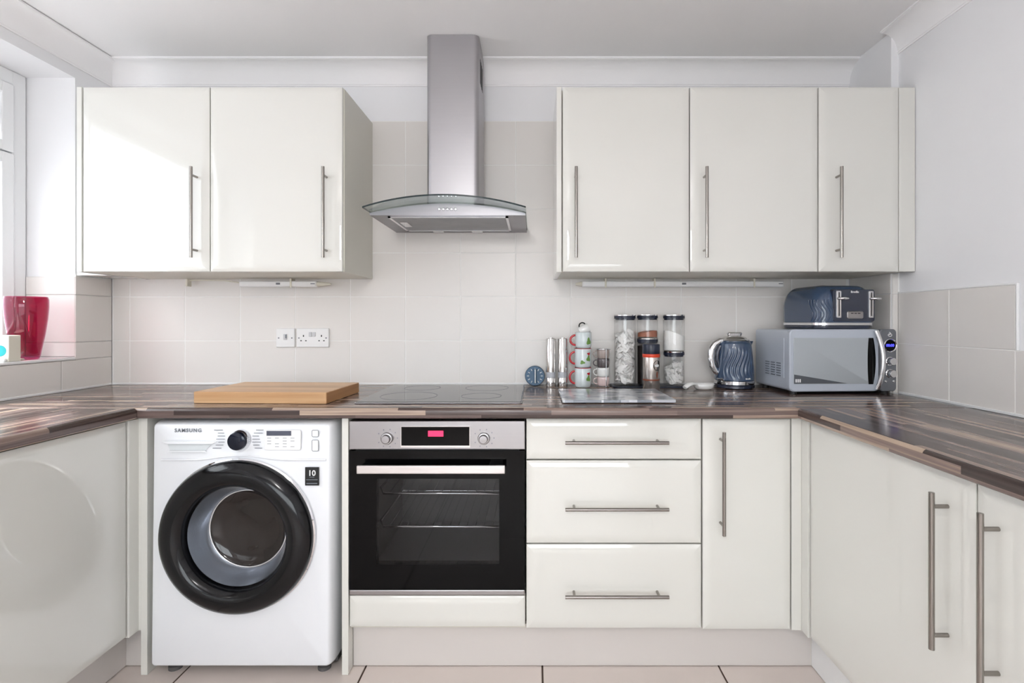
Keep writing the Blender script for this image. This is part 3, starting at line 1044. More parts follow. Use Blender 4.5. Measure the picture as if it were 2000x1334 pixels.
for rz in (0.595, 0.478):
    bm = B()
    y0_, y1_ = -0.545, -0.20
    loop = [(cx0 + 0.015, y0_ + 0.02, rz + 0.014), (cx0 + 0.03, y0_, rz), (cx1 - 0.03, y0_, rz), (cx1 - 0.015, y0_ + 0.02, rz + 0.014), (cx1 - 0.012, y1_, rz + 0.014), (cx0 + 0.012, y1_, rz + 0.014)]
    tube(bm, loop, 0.0042, 8, closed=True)
    for k in range(13):
        x = cx0 + 0.05 + (cx1 - cx0 - 0.10) * k / 12
        cyl(bm, (x, y0_, rz), (x, y1_, rz + 0.014), 0.0015, 6)
    part('wire_rack', bm, CHROME, ov, 60)

# ------------------------------------------------------------------ cooker hood
hx0, hx1 = -0.628, -0.033
hcx = (hx0 + hx1) / 2
hd_ = root('cooker_hood', 'stainless steel chimney cooker hood with curved glass canopy', 'cooker hood', (hcx, -0.2, 1.606))
part('chimney', rbox(B(), 0.214, 0.252, [(0, 0), (ZC - 0.002 - 1.655, 0)], 0.022, (-0.333, -0.127, 1.655), 'Z', 8), STEEL, hd_, 30)
bm = B()
for k in range(4):
    box(bm, -0.2262, -0.2248, -0.20 + k * 0.028, -0.184 + k * 0.028, 2.20, 2.30)
part('chimney_vent', bm, BLACKM, hd_)
def arch(x, zc, rise):
    t = (x - hcx) / ((hx1 - hx0) / 2)
    return zc - rise * t * t
YH = -0.389
bm = B()
n = 24
prof = [(hx0 + (hx1 - hx0) * k / n, arch(hx0 + (hx1 - hx0) * k / n, 1.651, 0.036)) for k in range(n + 1)]
# body shell: front, sides, back and arched top; underside left as a rim round the filter
HOODS = mat('hood_steel', rgb(150, 148, 152), 0.36, 1.0, noise=0.03, nscale=6, stretch=(1, 60, 60))
poly = prof + [(hx1, 1.606), (hx0, 1.606)]
prism(bm, poly, YH, -0.002, lambda a, b, h: Vector((a, h, b)))
hb_ = part('body', bm, HOODS, hd_, 30)
fx0, fx1, fy0, fy1 = -0.565, -0.100, -0.368, -0.065
bm = B()
for a, b, c, d in ((fx0, fx1, fy0, fy0 + 0.010), (fx0, fx1, fy1 - 0.010, fy1), (fx0, fx0 + 0.010, fy0, fy1), (fx1 - 0.010, fx1, fy0, fy1)):
    box(bm, a, b, c, d, 1.6015, 1.6058)
part('filter_frame', bm, CHROME, hd_)
ft = part('grease_filter', bx(fx0 + 0.010, fx1 - 0.010, fy0 + 0.010, fy1 - 0.010, 1.603, 1.6055), FILTER, hd_)
part('filter_catch', bx(-0.545, -0.515, -0.27, -0.17, 1.6005, 1.6028, 0.001), CHROME, ft)
for lx in (-0.43, -0.255):
    part('lamp', lathe(B(), [(0.024, 0.001), (0.024, -0.004), (0.018, -0.006), (0.0001, -0.006)], (lx, -0.036, 1.606), 24, 'Z', cap=False), WHITEP, hd_, 40)
bm = B()
for k in range(5):
    part('button', lathe(B(), [(0.006, 0.0), (0.006, 0.005), (0.0045, 0.0075), (0.0001, 0.008)], (-0.362 + k * 0.0155, YH, 1.629), 16, 'Y', cap=False), CHROME, hd_, 40)
bm.free()
# glass canopy: bowed sheet
def sheet(x0, x1, y0f, y1, zc, rise, th, n=32):
    bm = B()
    gx = (x0 + x1) / 2
    top, bot = [], []
    for k in range(n + 1):
        x = x0 + (x1 - x0) * k / n
        t = (x - gx) / ((x1 - x0) / 2)
        z = zc - rise * t * t
        yf = y0f + 0.030 * t * t
        top.append((bm.verts.new((x, yf, z)), bm.verts.new((x, y1, z))))
        bot.append((bm.verts.new((x, yf, z - th)), bm.verts.new((x, y1, z - th))))
    for k in range(n):
        bm.faces.new((top[k][0], top[k + 1][0], top[k + 1][1], top[k][1]))
        bm.faces.new((bot[k][0], bot[k][1], bot[k + 1][1], bot[k + 1][0]))
        f = bm.faces.new((top[k][0], bot[k][0], bot[k + 1][0], top[k + 1][0]))
        f.material_index = 1
        f = bm.faces.new((top[k][1], top[k + 1][1], bot[k + 1][1], bot[k][1]))
        f.material_index = 1
    for k in (0, n):
        f = bm.faces.new((top[k][0], top[k][1], bot[k][1], bot[k][0]))
        f.material_index = 1
    return bm
part('glass_canopy', sheet(-0.630, -0.030, -0.500, -0.004, 1.6605, 0.038, 0.006), [HGLASS, GLEDGE], hd_, 30)

# ------------------------------------------------------------------ hob
hb2 = root('hob', 'black glass induction hob set in the worktop above the oven', 'hob', (-0.335, -0.30, ZW))
part('glass_plate', rbox(B(), 0.583, 0.505, [(0, 0), (0.0045, 0), (0.006, 0.0015)], 0.006, (-0.3365, -0.2985, ZW + 0.0004), 'Z', 4), mat('hob_black_glass', rgb(22, 22, 25), 0.03, noise=0.02), hb2, 30)
for (x, y, r) in ((-0.475, -0.40, 0.105), (-0.475, -0.16, 0.075), (-0.20, -0.40, 0.075), (-0.20, -0.16, 0.09)):
    part('zone_ring', lathe(B(), [(r, 0), (r, 0.0004), (r + 0.0012, 0.0004), (r + 0.0012, 0)], (x, y, ZW + 0.0064), 64, 'Z', cap=False), WASHG, hb2)
part('hob_trim', tube(B(), [(-0.3365 + x, -0.2985 + y, ZW + 0.0030) for x, y in rrect(0.5855, 0.5075, 0.006, 4)], 0.0022, 8, closed=True), STEEL, hb2)

# ------------------------------------------------------------------ boards
cb = root('chopping_board', 'thick oak chopping board left of the hob', 'chopping board', (-0.957, -0.40, ZW + 0.0005), math.radians(-2.5))
part('board', bx(-0.2385, 0.2385, -0.150, 0.150, 0, 0.041, 0.0025), OAK, cb, None, False)
part('end_grain', bx(0.2380, 0.2392, -0.147, 0.147, 0.002, 0.039), OAKD, cb, None, False)
ms = root('worktop_saver', 'grey and white marbled glass board in front of mugs and jars', 'chopping board', (0.299, -0.398, ZW + 0.0005), math.radians(0.5))
part('board', rbox(B(), 0.400, 0.305, [(0.004, 0), (0.012, 0), (0.013, 0.001)], 0.008, (0, 0, 0), 'Z', 4), MARB, ms, 30, False)
for sx in (-1, 1):
    for sy in (-1, 1):
        part('rubber_foot', lathe(B(), [(0.008, 0), (0.008, 0.0039)], (sx * 0.17, sy * 0.125, 0), 12), BLACKM, ms, None, False)

# ------------------------------------------------------------------ sockets
fP = FB(-0.0005)
sw = root('cooker_switch', 'white single switched spur on the tiles left of the double socket', 'switch', (-1.133, 0, 1.126))
part('plate', rbox(B(), 0.084, 0.086, [(0, 0), (0.007, 0), (0.009, 0.002)], 0.004, (-1.133, -0.0005, 1.126), 'Y'), WHITEP, sw, 30)
rk = part('rocker', rbox(B(), 0.016, 0.026, [(0, 0), (0.003, 0.0), (0.0045, 0.001)], 0.002, (-1.133, -0.0095, 1.130), 'Y'), mat('grey_rocker', rgb(205, 205, 208), 0.3, noise=0.01), sw, 30)
part('rocker_print', bx(-1.131, -1.125, -0.0148, -0.0138, 1.124, 1.141), WASHG, rk)
for x in (-1.163, -1.103):
    part('screw', lathe(B(), [(0.0032, 0), (0.0032, 0.0012), (0.0001, 0.0014)], (x, -0.0095, 1.125), 12, 'Y', cap=False), WASHG, sw)
so = root('double_socket', 'white double power socket on the tiles right of the single switch', 'socket', (-1.009, 0, 1.126))
part('plate', rbox(B(), 0.148, 0.086, [(0, 0), (0.007, 0), (0.009, 0.002)], 0.004, (-1.009, -0.0005, 1.126), 'Y'), WHITEP, so, 30)
for x in (-1.021, -1.004):
    part('rocker', rbox(B(), 0.0125, 0.020, [(0, 0), (0.003, 0.0), (0.0045, 0.001)], 0.002, (x + 0.003, -0.0095, 1.142), 'Y'), mat('grey_rocker'), so, 30)
for cx_ in (-1.050, -0.968):
    for dx, dz, w, h in ((0, 0.0085, 0.0045, 0.0085), (-0.011, -0.0135, 0.007, 0.0045), (0.011, -0.0135, 0.007, 0.0045)):
        part('pin_hole', bx(cx_ + dx - w / 2, cx_ + dx + w / 2, -0.0102, -0.0094, 1.126 + dz - h / 2, 1.126 + dz + h / 2), BLACKM, so)
for x in (-1.071, -0.947):
    part('screw', lathe(B(), [(0.0032, 0), (0.0032, 0.0012), (0.0001, 0.0014)], (x, -0.0095, 1.125), 12, 'Y', cap=False), WASHG, so)

# ------------------------------------------------------------------ under-cabinet lights
def strip_light(x0, x1, clips, label, cone=None):
    zt = 1.378
    rt = root('strip_light', label, 'light', ((x0 + x1) / 2, -0.055, zt))
    part('housing', rbox(B(), x1 - x0, 0.026, [(0, 0.003), (0.004, 0), (0.024, 0), (0.028, 0.004)], 0.004, ((x0 + x1) / 2, -0.04, 1.367), 'Y'), WHITEP, rt, 30)
    part('switch', bx((x0 + x1) / 2 - 0.006, (x0 + x1) / 2 + 0.012, -0.0695, -0.0675, 1.364, 1.372), WASHG, rt)
    part('maker_mark', bx(x1 - 0.025, x1 - 0.006, -0.0688, -0.0678, 1.366, 1.370), WASHG, rt)
    for c in clips:
        bm = B()
        box(bm, c - 0.004, c + 0.004, -0.072, -0.036, 1.3805, UZ0 - 0.0025, 0.001)
        box(bm, c - 0.004, c + 0.004, -0.072, -0.0685, 1.352, 1.3805, 0.001)
        part('clip', bm, CREAMB, rt)
    if cone:
        part('plug_end', lathe(B(), [(0.011, 0), (0.009, cone * 0.4), (0.004, cone)], ((x1 if cone > 0 else x0), -0.055, 1.367), 16, 'X'), CREAMB, rt, 40)
    return rt
lr = strip_light(0.215, 1.112, (0.318, 0.536, 0.978), 'long white strip light under the right-hand wall cabinets', -0.03)
ll = strip_light(-1.312, -0.968, (-1.080,), 'short white strip light under the left wall cabinet', 0.06)
part('cable', tube(B(), [(-1.312, -0.045, 1.372), (-1.40, -0.035, 1.386), (-1.52, -0.030, 1.387), (-1.555, -0.030, 1.385)], 0.0028, 8), CREAMB, ll, 60)
part('clip', bx(-1.566, -1.555, -0.045, -0.015, 1.358, 1.3915, 0.002), CREAMB, ll)

# ------------------------------------------------------------------ kettle
kx, ky, kz = 0.876, -0.100, ZW
kt = root('kettle', 'navy blue ridged kettle with chrome handle beside the microwave', 'kettle', (kx, ky, kz + 0.0005))
part('power_base', lathe(B(), [(0.078, 0), (0.084, 0.004), (0.084, 0.014), (0.079, 0.018), (0.0001, 0.018)], (kx, ky, kz + 0.0005), 64), NAVYD, kt, 40)
part('chrome_band', lathe(B(), [(0.078, 0.0185), (0.0835, 0.020), (0.0835, 0.034), (0.081, 0.036), (0.0001, 0.036)], (kx, ky, kz), 64), CHROME, kt, 40)
def ridge(r, h, a):
    # wavy ridges on the side that faces the room
    d = (a - math.radians(268) + PI) % (2 * PI) - PI
    win = max(0.0, 1 - (abs(d) / 0.95) ** 4) if abs(d) < 0.95 else 0
    vw = max(0.0, min(1, (h - 0.045) / 0.03)) * max(0.0, min(1, (0.182 - h) / 0.03))
    return r + 0.0022 * win * vw * math.sin(30 * (d + 0.16 * math.sin((h - 0.04) * 38)))
prof = []
for k in range(41):
    s = k / 40
    h = 0.037 + 0.158 * s
    r = 0.0825 - 0.0125 * s ** 1.6
    prof.append((r, h))
prof += [(0.067, 0.200), (0.062, 0.204)]
part('body', lathe(B(), prof, (kx, ky, kz), 240, rfun=ridge), NAVY, kt, 40)
part('collar', lathe(B(), [(0.0625, 0.2035), (0.0645, 0.206), (0.060, 0.212), (0.052, 0.214)], (kx, ky, kz), 64, cap=False), CHROME, kt, 50)
ld = part('lid', lathe(B(), [(0.056, 0.210), (0.050, 0.220), (0.036, 0.226), (0.0001, 0.228)], (kx, ky, kz), 64), STEELP, kt, 50)
part('lid_knob', rbox(B(), 0.066, 0.026, [(0, 0.004), (0.010, 0), (0.014, 0.003)], 0.010, (kx, ky - 0.004, kz + 0.2275), 'Z'), CHROME, ld, 40)
# handle: chrome loop on the left
hp = [(-0.040, 0.205), (-0.066, 0.205), (-0.090, 0.190), (-0.104, 0.163), (-0.107, 0.130), (-0.100, 0.098), (-0.086, 0.072), (-0.072, 0.062), (-0.070, 0.074)]
part('handle', tube(B(), [(kx + a, ky - 0.018 - 0.03 * 0, kz + b) for a, b in hp], [0.009, 0.011, 0.013, 0.0135, 0.0135, 0.013, 0.011, 0.009, 0.006], 14, (0.8, 1.15)), CHROME, kt, 60)
part('handle_grip', tube(B(), [(kx + a + 0.014, ky - 0.020, kz + b) for a, b in ((-0.080, 0.184), (-0.092, 0.160), (-0.095, 0.130), (-0.088, 0.100), (-0.078, 0.078))], 0.009, 12), NAVYD, kt, 60)
part('switch', tube(B(), [(kx - 0.066, ky - 0.050, kz + 0.040), (kx - 0.080, ky - 0.060, kz + 0.046), (kx - 0.096, ky - 0.066, kz + 0.046)], [0.006, 0.006, 0.004], 10), CHROME, kt, 60)
def fK(x, y, z):
    a = math.radians(292) + (x / 0.084)
    r = 0.0822 + z
    return Vector((kx + r * math.cos(a), ky + r * math.sin(a), kz + 0.046 + y))
part('lettering', text_bm('Breville', 0.009, fK, 0.0006, bold=True), WHITEP, kt)
part('spout', prism(B(), [(0.060, -0.012), (0.060, 0.012), (0.083, 0.0)], 0.180, 0.2035, lambda a, b, h: Vector((kx + a + (h - 0.20) * 0.4, ky + b, kz + h))), NAVY, kt)

# ------------------------------------------------------------------ microwave (local frame: front-left-bottom corner at origin, +x right, +y to the back)
mw = root('microwave', 'blue grey microwave oven in the corner under the toaster', 'microwave', (1.004, -0.335, ZW + 0.0005), math.radians(3.2))
MWW, MWH, MWD = 0.437, 0.246, 0.285
def MP(name, bm, m, parent=mw, smooth=None):
    return part(name, bm, m, parent, smooth, False)
MZ = 0.012
MP('body', rbox(B(), MWW - 0.004, MWH - 0.004, [(-MWD, 0.006), (-MWD + 0.006, 0), (-0.022, 0)], 0.012, (MWW / 2, 0.0, MZ + MWH / 2), 'Y'), MWGREY, mw, 30)
for x in (0.03, MWW - 0.03):
    for y in (0.03, 0.25):
        MP('foot', lathe(B(), [(0.014, 0), (0.014, MZ + 0.003)], (x, y, 0), 16), BLACKM, mw, 40)
u = lambda px: (px - 1545) / 484.0
def zz(py):
    return MZ + MWH * (1 - (py - 645) / 122.0)
# door slab
dw_ = u(1722)
do = MP('door', rbox(B(), dw_, MWH, [(-0.0215, 0), (-0.004, 0), (0, 0.004)], 0.020, (dw_ / 2, 0, MZ + MWH / 2), 'Y'), MWGREY, mw, 30)
MP('door_window', rbox(B(), u(1703) - u(1552), zz(662) - zz(752), [(0.0002, 0), (0.0014, 0), (0.0018, 0.0006)], 0.006, ((u(1703) + u(1552)) / 2, 0, (zz(662) + zz(752)) / 2), 'Y'), MWGLASS, do, 30)
MP('corner_label', prism(B(), [(u(1553), zz(751)), (u(1658), zz(751)), (u(1553), zz(733))], 0.0019, 0.0024, lambda a, b, h: Vector((a, -h, b))), mat('dark_grey_label', rgb(84, 88, 94), 0.3, noise=0.02), do)
bm = B()
for k in range(3):
    box(bm, u(1555.5) + k * 0.008, u(1558) + k * 0.008, -0.0030, -0.0025, zz(748.5), zz(742))
MP('label_print', bm, WHITEP, do)
lens = []
for k in range(17):
    t = -1 + 2 * k / 16
    lens.append((u(1698) + 0.004 * t * t, (zz(662) + zz(753)) / 2 + (zz(662) - zz(753)) / 2 * t))
for k in range(17):
    t = 1 - 2 * k / 16
    lens.append((u(1711) + 0.010 * (1 - t * t) - 0.004, (zz(662) + zz(753)) / 2 + (zz(662) - zz(753)) / 2 * t))
MP('handle_recess', prism(B(), lens, 0.0019, 0.0026, lambda a, b, h: Vector((a, -h, b))), BLACKG, do)
hp = []
for k in range(21):
    t = -1 + 2 * k / 20
    hp.append((u(1714) + 0.014 * (1 - t * t) + 0.002 * t * -1, -0.008 - 0.018 * (1 - t * t), zz(705) + (zz(648) - zz(762)) / 2 * t))
MP('handle', tube(B(), hp, 0.0095, 12, (1.0, 0.75)), CHROME, do, 60)
cpw = MWW - u(1723)
cp_ = MP('control_panel', rbox(B(), cpw, MWH, [(-0.0215, 0), (-0.003, 0), (0, 0.003)], 0.014, (u(1723) + cpw / 2 + 0.0005, 0, MZ + MWH / 2), 'Y'), MWPAN, mw, 30)
MP('display_ring', lathe(B(), [(0.0270, 0), (0.0270, 0.004), (0.0250, 0.006), (0.0225, 0.003)], (u(1743), 0, zz(677)), 40, 'Y', cap=False), CHROME, cp_, 40)
ds = MP('display', lathe(B(), [(0.0228, 0.0005), (0.0228, 0.0026), (0.0001, 0.0030)], (u(1743), 0, zz(677)), 40, 'Y', cap=False), BLACKG, cp_)
MP('clock_digits', text_bm('00:00', 0.0150, lambda x, y, z: Vector((u(1742.5) + x, -0.0034 - z, zz(677) + y)), 0.0003, bold=True), BLUELED, ds)
for py in (708, 732):
    kb = MP('knob', lathe(B(), [(0.0175, 0), (0.0175, 0.004), (0.0150, 0.006), (0.0145, 0.022), (0.013, 0.0240), (0.0001, 0.0245)], (u(1742), 0, zz(py)), 32, 'Y', cap=False), CHROME, cp_, 35)
for px in (1734, 1750):
    MP('button', lathe(B(), [(0.0050, 0), (0.0050, 0.003), (0.0035, 0.0045), (0.0001, 0.005)], (u(px), 0, zz(747.5)), 20, 'Y', cap=False), CHROME, cp_, 35)
# small bird-like emblem: ring with a curved neck
bm = B()
tube(bm, [(u(1743) + 0.0075 * math.cos(2 * PI * k / 24), -0.001, zz(656.5) + 0.0055 * math.sin(2 * PI * k / 24)) for k in range(24)], 0.0012, 6, closed=True)
tube(bm, [(u(1741), -0.001, zz(656)), (u(1744.5), -0.001, zz(654.5)), (u(1743.5), -0.001, zz(651.5)), (u(1741), -0.001, zz(651))], 0.0012, 6)
MP('emblem', bm, WHITEP, cp_)
bm = B()
for i in range(3):
    for k in range(6):
        box(bm, -0.0008, 0.0025, 0.07 + i * 0.045, 0.10 + i * 0.045, MZ + 0.055 + k * 0.010, MZ + 0.059 + k * 0.010)
MP('side_vent', bm, mat('vent_grey', rgb(112, 118, 128), 0.5, noise=0.02), mw)
MP('side_swage', bx(0.0006, 0.0032, 0.045, 0.048, MZ + 0.05, MZ + 0.21, 0.001), MWGREY, mw)

# ------------------------------------------------------------------ toaster on the microwave (local: centre of base)
TW, TD, TH = 0.262, 0.27, 0.176
tz = ZW + 0.0005 + MZ + MWH + 0.0005
to = root('toaster', 'navy blue four-slice toaster standing on the microwave', 'toaster', (1.236, -0.176, tz), math.radians(7))
def TPt(name, bm, m, parent=to, smooth=None):
    return part(name, bm, m, parent, smooth, False)
TPt('base', rbox(B(), TW - 0.006, TD - 0.006, roundlev(0, 0.014, 0.006, 0), 0.05, (0, 0, 0), 'Z', 10), NAVYD, to, 40)
TPt('chrome_band', rbox(B(), TW + 0.001, TD + 0.001, [(0.0145, 0.002), (0.0155, 0), (0.025, 0), (0.026, 0.002)], 0.052, (0, 0, 0), 'Z', 10), CHROME, to, 40)
lv = [(0.0265, 0.001), (0.09, 0.001)]
for k in range(1, 13):
    a = PI / 2 * k / 12
    lv.append((0.09 + (TH - 0.09) * math.sin(a), 0.001 + 0.050 * (1 - math.cos(a))))
TPt('body', rbox(B(), TW, TD, lv, 0.052, (0, 0, 0), 'Z', 12), NAVY, to, 40)
FY = -TD / 2
TPt('front_panel', rbox(B(), 0.180, 0.128, [(-0.02, 0), (0.0008, 0), (0.0020, 0.001)], 0.010, (0.020, FY - 0.0004, 0.094), 'Y'), NAVYD, to, 30)
fy = FY - 0.0024
for lx in (-0.048, 0.092):
    sl_ = TPt('lever_slot', rbox(B(), 0.020, 0.107, [(0, 0), (0.003, 0), (0.004, 0.001)], 0.003, (lx, fy, 0.098), 'Y'), CHROME, to, 30)
    TPt('slot_gap', bx(lx - 0.002, lx + 0.002, fy - 0.0046, fy - 0.0038, 0.052, 0.146), BLACKM, sl_)
    TPt('lever', tube(B(), [(lx - 0.006, fy - 0.003, 0.121), (lx - 0.002, fy - 0.018, 0.121), (lx + 0.012, fy - 0.022, 0.121), (lx + 0.028, fy - 0.018, 0.121)], [0.004, 0.0055, 0.0055, 0.0045], 10), CHROME, sl_, 60)
ct = TPt('control_plate', rbox(B(), 0.070, 0.030, [(0, 0), (0.003, 0), (0.005, 0.002)], 0.007, (0.022, fy, 0.056), 'Y'), STEELH, to, 30)
for k in range(3):
    TPt('button', bx(0.002 + k * 0.015, 0.012 + k * 0.015, fy - 0.0062, fy - 0.0048, 0.061, 0.0645), BLACKM, ct)
TPt('lettering', text_bm('Breville', 0.0115, lambda x, y, z: Vector((0.022 + x, fy - 0.0006 - z, 0.1475 + y)), 0.0006, bold=True), WHITEP, to)
# wavy ridges on the front left corner
for k in range(7):
    a = math.radians(184 + k * 15)
    pts = []
    for j in range(15):
        s = j / 14
        z = 0.032 + 0.085 * s
        aa = a + 0.22 * math.sin(s * PI * 1.6)
        cx_, cy_ = -TW / 2 + 0.052, -TD / 2 + 0.052
        rr = 0.0516
        if aa < PI:
            pts.append((-TW / 2 + 0.0012, -TD / 2 + 0.052 + (PI - aa) * 0.06, z))
        elif aa > 1.5 * PI:
            pts.append((cx_ + (aa - 1.5 * PI) * 0.06, -TD / 2 + 0.0012, z))
        else:
            pts.append((cx_ + rr * math.cos(aa), cy_ + rr * math.sin(aa), z))
    TPt('ridge', tube(B(), pts, 0.0026, 8), NAVY, to, 60)
for x in (-0.062, -0.022, 0.022, 0.062):
    TPt('bread_slot', rbox(B(), 0.022, 0.150, [(0, 0), (0.0012, 0)], 0.008, (x, 0.0, TH - 0.0004), 'Z'), BLACKM, to)

# ------------------------------------------------------------------ small things on the worktop
Z1 = ZW + 0.0005
# timer
tm = root('kitchen_timer', 'round blue kitchen timer with white minute marks leaning by the tiles', 'timer', (0.004, -0.045, Z1))
tcx, tcz, ty = 0.004, Z1 + 0.0452, -0.035
part('body', lathe(B(), [(0.040, -0.004), (0.0445, 0.0), (0.045, 0.012), (0.042, 0.018), (0.0001, 0.018)], (tcx, ty, tcz), 56, 'Y'), TEALB, tm, 40)
bm = B()
for k in range(12):
    a = 2 * PI * k / 12
    if k == 6:
        continue
    c, s = math.sin(a), math.cos(a)
    tube(bm, [(tcx + 0.026 * c, ty - 0.0185, tcz + 0.026 * s), (tcx + 0.035 * c, ty - 0.0185, tcz + 0.035 * s)], 0.0018, 6)
part('minute_marks', bm, WHITEP, tm)
part('grip', rbox(B(), 0.011, 0.066, [(0, 0), (0.014, 0.001), (0.017, 0.003)], 0.005, (tcx + 0.001, ty - 0.0182, tcz), 'Y'), TEALB, tm, 40)
part('pointer', bx(tcx - 0.001, tcx + 0.003, ty - 0.0362, ty - 0.0352, tcz - 0.030, tcz + 0.031), WHITEP, tm)

ACR = mat('clear_acrylic', rgb(186, 188, 194), 0.15, noise=0.15, nscale=120)
def grinder(x, y, label):
    g = root('grinder', label, 'grinder', (x, y, Z1), 0, 'salt and pepper grinders')
    part('base', lathe(B(), [(0.0205, 0), (0.0215, 0.003), (0.0215, 0.040), (0.0205, 0.042)], (x, y, Z1), 32), STEELP, g, 40)
    part('clear_band', lathe(B(), [(0.0195, 0.0421), (0.0195, 0.066), (0.0001, 0.066)], (x, y, Z1), 32), ACR, g, 40)
    part('barrel', lathe(B(), [(0.0215, 0.0665), (0.0215, 0.210), (0.0200, 0.214), (0.0001, 0.214)], (x, y, Z1), 32), STEELP, g, 40)
    part('top_button', lathe(B(), [(0.010, 0.2141), (0.010, 0.218), (0.0001, 0.219)], (x, y, Z1), 20), STEELP, g, 40)
grinder(0.074, -0.085, 'tall steel grinder next to the blue timer')
grinder(0.126, -0.080, 'tall steel grinder next to the red-handled mugs')

# mugs
def mug(name, label, cat, x, y, z, r, h, bodym, handm, group, hz=0.5, hs=0.62, hr=0.0048, rim=None, tilt=None, prints=()):
    g = root(name, label, cat, (x, y, z), 0, group)
    R0 = Matrix.Translation((x, y, z))
    T = Matrix.Identity(4)
    if tilt:
        T = Matrix.Rotation(tilt[0], 4, 'Y') @ Matrix.Rotation(tilt[1], 4, 'X')
    w = 0.0035
    prof = [(0.0001, 0), (r * 0.80, 0), (r * 0.90, 0.003), (r * 0.97, 0.012), (r, 0.03), (r, h - 0.002), (r - 0.0015, h), (r - w, h - 0.002), (r - w, 0.012), (r - w - 0.008, 0.006), (0.0001, 0.006)]
    bm = lathe(B(), prof, (0, 0, 0), 40, cap=False)
    bm.transform(T)
    part('body', bm, bodym, g, 40, False)
    pts = []
    for k in range(13):
        a = PI / 2 + PI * k / 12
        pts.append((-r + 0.002 + 0.024 * (r / 0.037) * math.cos(a), 0, h * hz + h * hs / 2 * math.sin(a)))
    bm = tube(B(), pts, hr, 10, (1, 1))
    bm.transform(T)
    part('handle', bm, handm, g, 60, False)
    if rim:
        bm = tube(B(), [((r - 0.001) * math.cos(2 * PI * k / 40), (r - 0.001) * math.sin(2 * PI * k / 40), h - 0.001) for k in range(40)], 0.0016, 6, closed=True)
        part('rim', bm, rim, g, 60, False)
    for (pa, pz, pw, ph, pm, shape) in prints:
        bm = B()
        n = 14
        ctr = None
        vs_ = []
        for k in range(n):
            t = 2 * PI * k / n
            rr = 1 + (0.25 * math.sin(3 * t + pz * 90) if shape else 0)
            aa = pa + pw / r * 0.5 * math.cos(t) * rr
            z_ = pz + ph * 0.5 * math.sin(t) * rr
            vs_.append(bm.verts.new(((r + 0.0006) * math.cos(aa), (r + 0.0006) * math.sin(aa), z_)))
        bm.faces.new(vs_)
        bm.transform(T)
        part('print', bm, pm, g, None, False)
    return g
mx, my = 0.2155, -0.085
A = math.radians
pr = ((A(306), 0.040, 0.020, 0.026, GREENP, 1), (A(308), 0.061, 0.016, 0.012, REDC, 1))
pr2 = pr + ((A(262), 0.024, 0.020, 0.016, GREENP, 1),)
pr3 = ((A(305), 0.030, 0.022, 0.030, GREENP, 1),)
MG = 'red-handled mugs in a stack'
mug('mug', 'red-handled pale mug at the bottom of the mug stack', 'mug', mx, my, Z1, 0.0365, 0.086, MUGB, REDC, MG, rim=REDC, prints=pr)
mug('mug', 'red-handled pale mug in the middle of the mug stack', 'mug', mx, my, Z1 + 0.0868, 0.0365, 0.084, MUGB, REDC, MG, rim=REDC, prints=pr2)
mug('mug', 'red-handled pale mug at the top of the mug stack', 'mug', mx + 0.002, my, Z1 + 0.1716, 0.0360, 0.070, MUGB, REDC, MG, rim=None, prints=pr3)
mug('small_cup', 'small white cup with black handle tipped over on the mug stack', 'cup', mx - 0.016, my, Z1 + 0.2440, 0.0205, 0.045, CERW, BLACKG, None, tilt=(A(66), 0), hr=0.0028)
# espresso cups in a wire stand
ex, ey = 0.306, -0.075
es = root('cup_stand', 'chrome wire stand holding four small espresso cups', 'stand', (ex, ey, Z1))
part('base', lathe(B(), [(0.028, 0), (0.030, 0.002), (0.028, 0.004), (0.0001, 0.0045)], (ex, ey, Z1), 32), CHROME, es, 40)
for a in (A(-72), A(60), A(100)):
    c, s = math.cos(a), math.sin(a)
    part('rod', tube(B(), [(ex + 0.031 * c, ey + 0.031 * s, Z1 + 0.001), (ex + 0.031 * c, ey + 0.031 * s, Z1 + 0.166)], 0.0017, 8), CHROME, es, 60)
part('top_ring', tube(B(), [(ex + 0.031 * math.cos(2 * PI * k / 32), ey + 0.031 * math.sin(2 * PI * k / 32), Z1 + 0.166) for k in range(32)], 0.0017, 6, closed=True), CHROME, es, 60)
for k, (m_, lab) in enumerate(((PINKC, 'pale pink espresso cup lowest in the wire stand'), (CERW, 'white espresso cup second from the bottom in the wire stand'), (GREYC, 'dark grey espresso cup second from the top in the wire stand'), (BEIGEC, 'stone-coloured espresso cup topmost in the wire stand'))):
    mug('espresso_cup', lab, 'cup', ex, ey, Z1 + 0.0052 + k * 0.0402, 0.0275, 0.0396, m_, m_ if k != 2 else GREYC, 'espresso cups in a wire stand', hr=0.0026, hs=0.7)

# jars on a tray
tag(mesh('tray', rbox(B(), 0.330, 0.125, roundlev(0, 0.007, 0.002, 0.002, 3), 0.02, (0.508, -0.070, Z1), 'Z'), NAVYT, None, 40), 'thin dark navy tray under the storage jars', 'tray')
ZT = Z1 + 0.0075
def jar(label, x, y, z, r, h, lidm=NAVYL, name='storage_jar'):
    g = root(name, label, 'jar', (x, y, z), 0, 'clear storage jars with navy lids')
    lh = 0.018
    prof = [(0.0001, 0), (r - 0.003, 0), (r, 0.003), (r, h - lh)]
    part('glass', lathe(B(), prof, (x, y, z), 48, cap=False), JGLASS, g, 40)
    l = part('lid', lathe(B(), [(r - 0.004, h - lh - 0.006), (r - 0.004, h - lh + 0.0005), (r + 0.0005, h - lh + 0.001), (r + 0.0005, h - 0.006), (r - 0.0005, h - 0.005)], (x, y, z), 48), lidm, g, 30)
    part('lid_top', lathe(B(), [(r + 0.001, h - 0.0048), (r + 0.001, h - 0.001), (r - 0.001, h), (0.0001, h)], (x, y, z), 48), STEELP, l, 30)
    return g
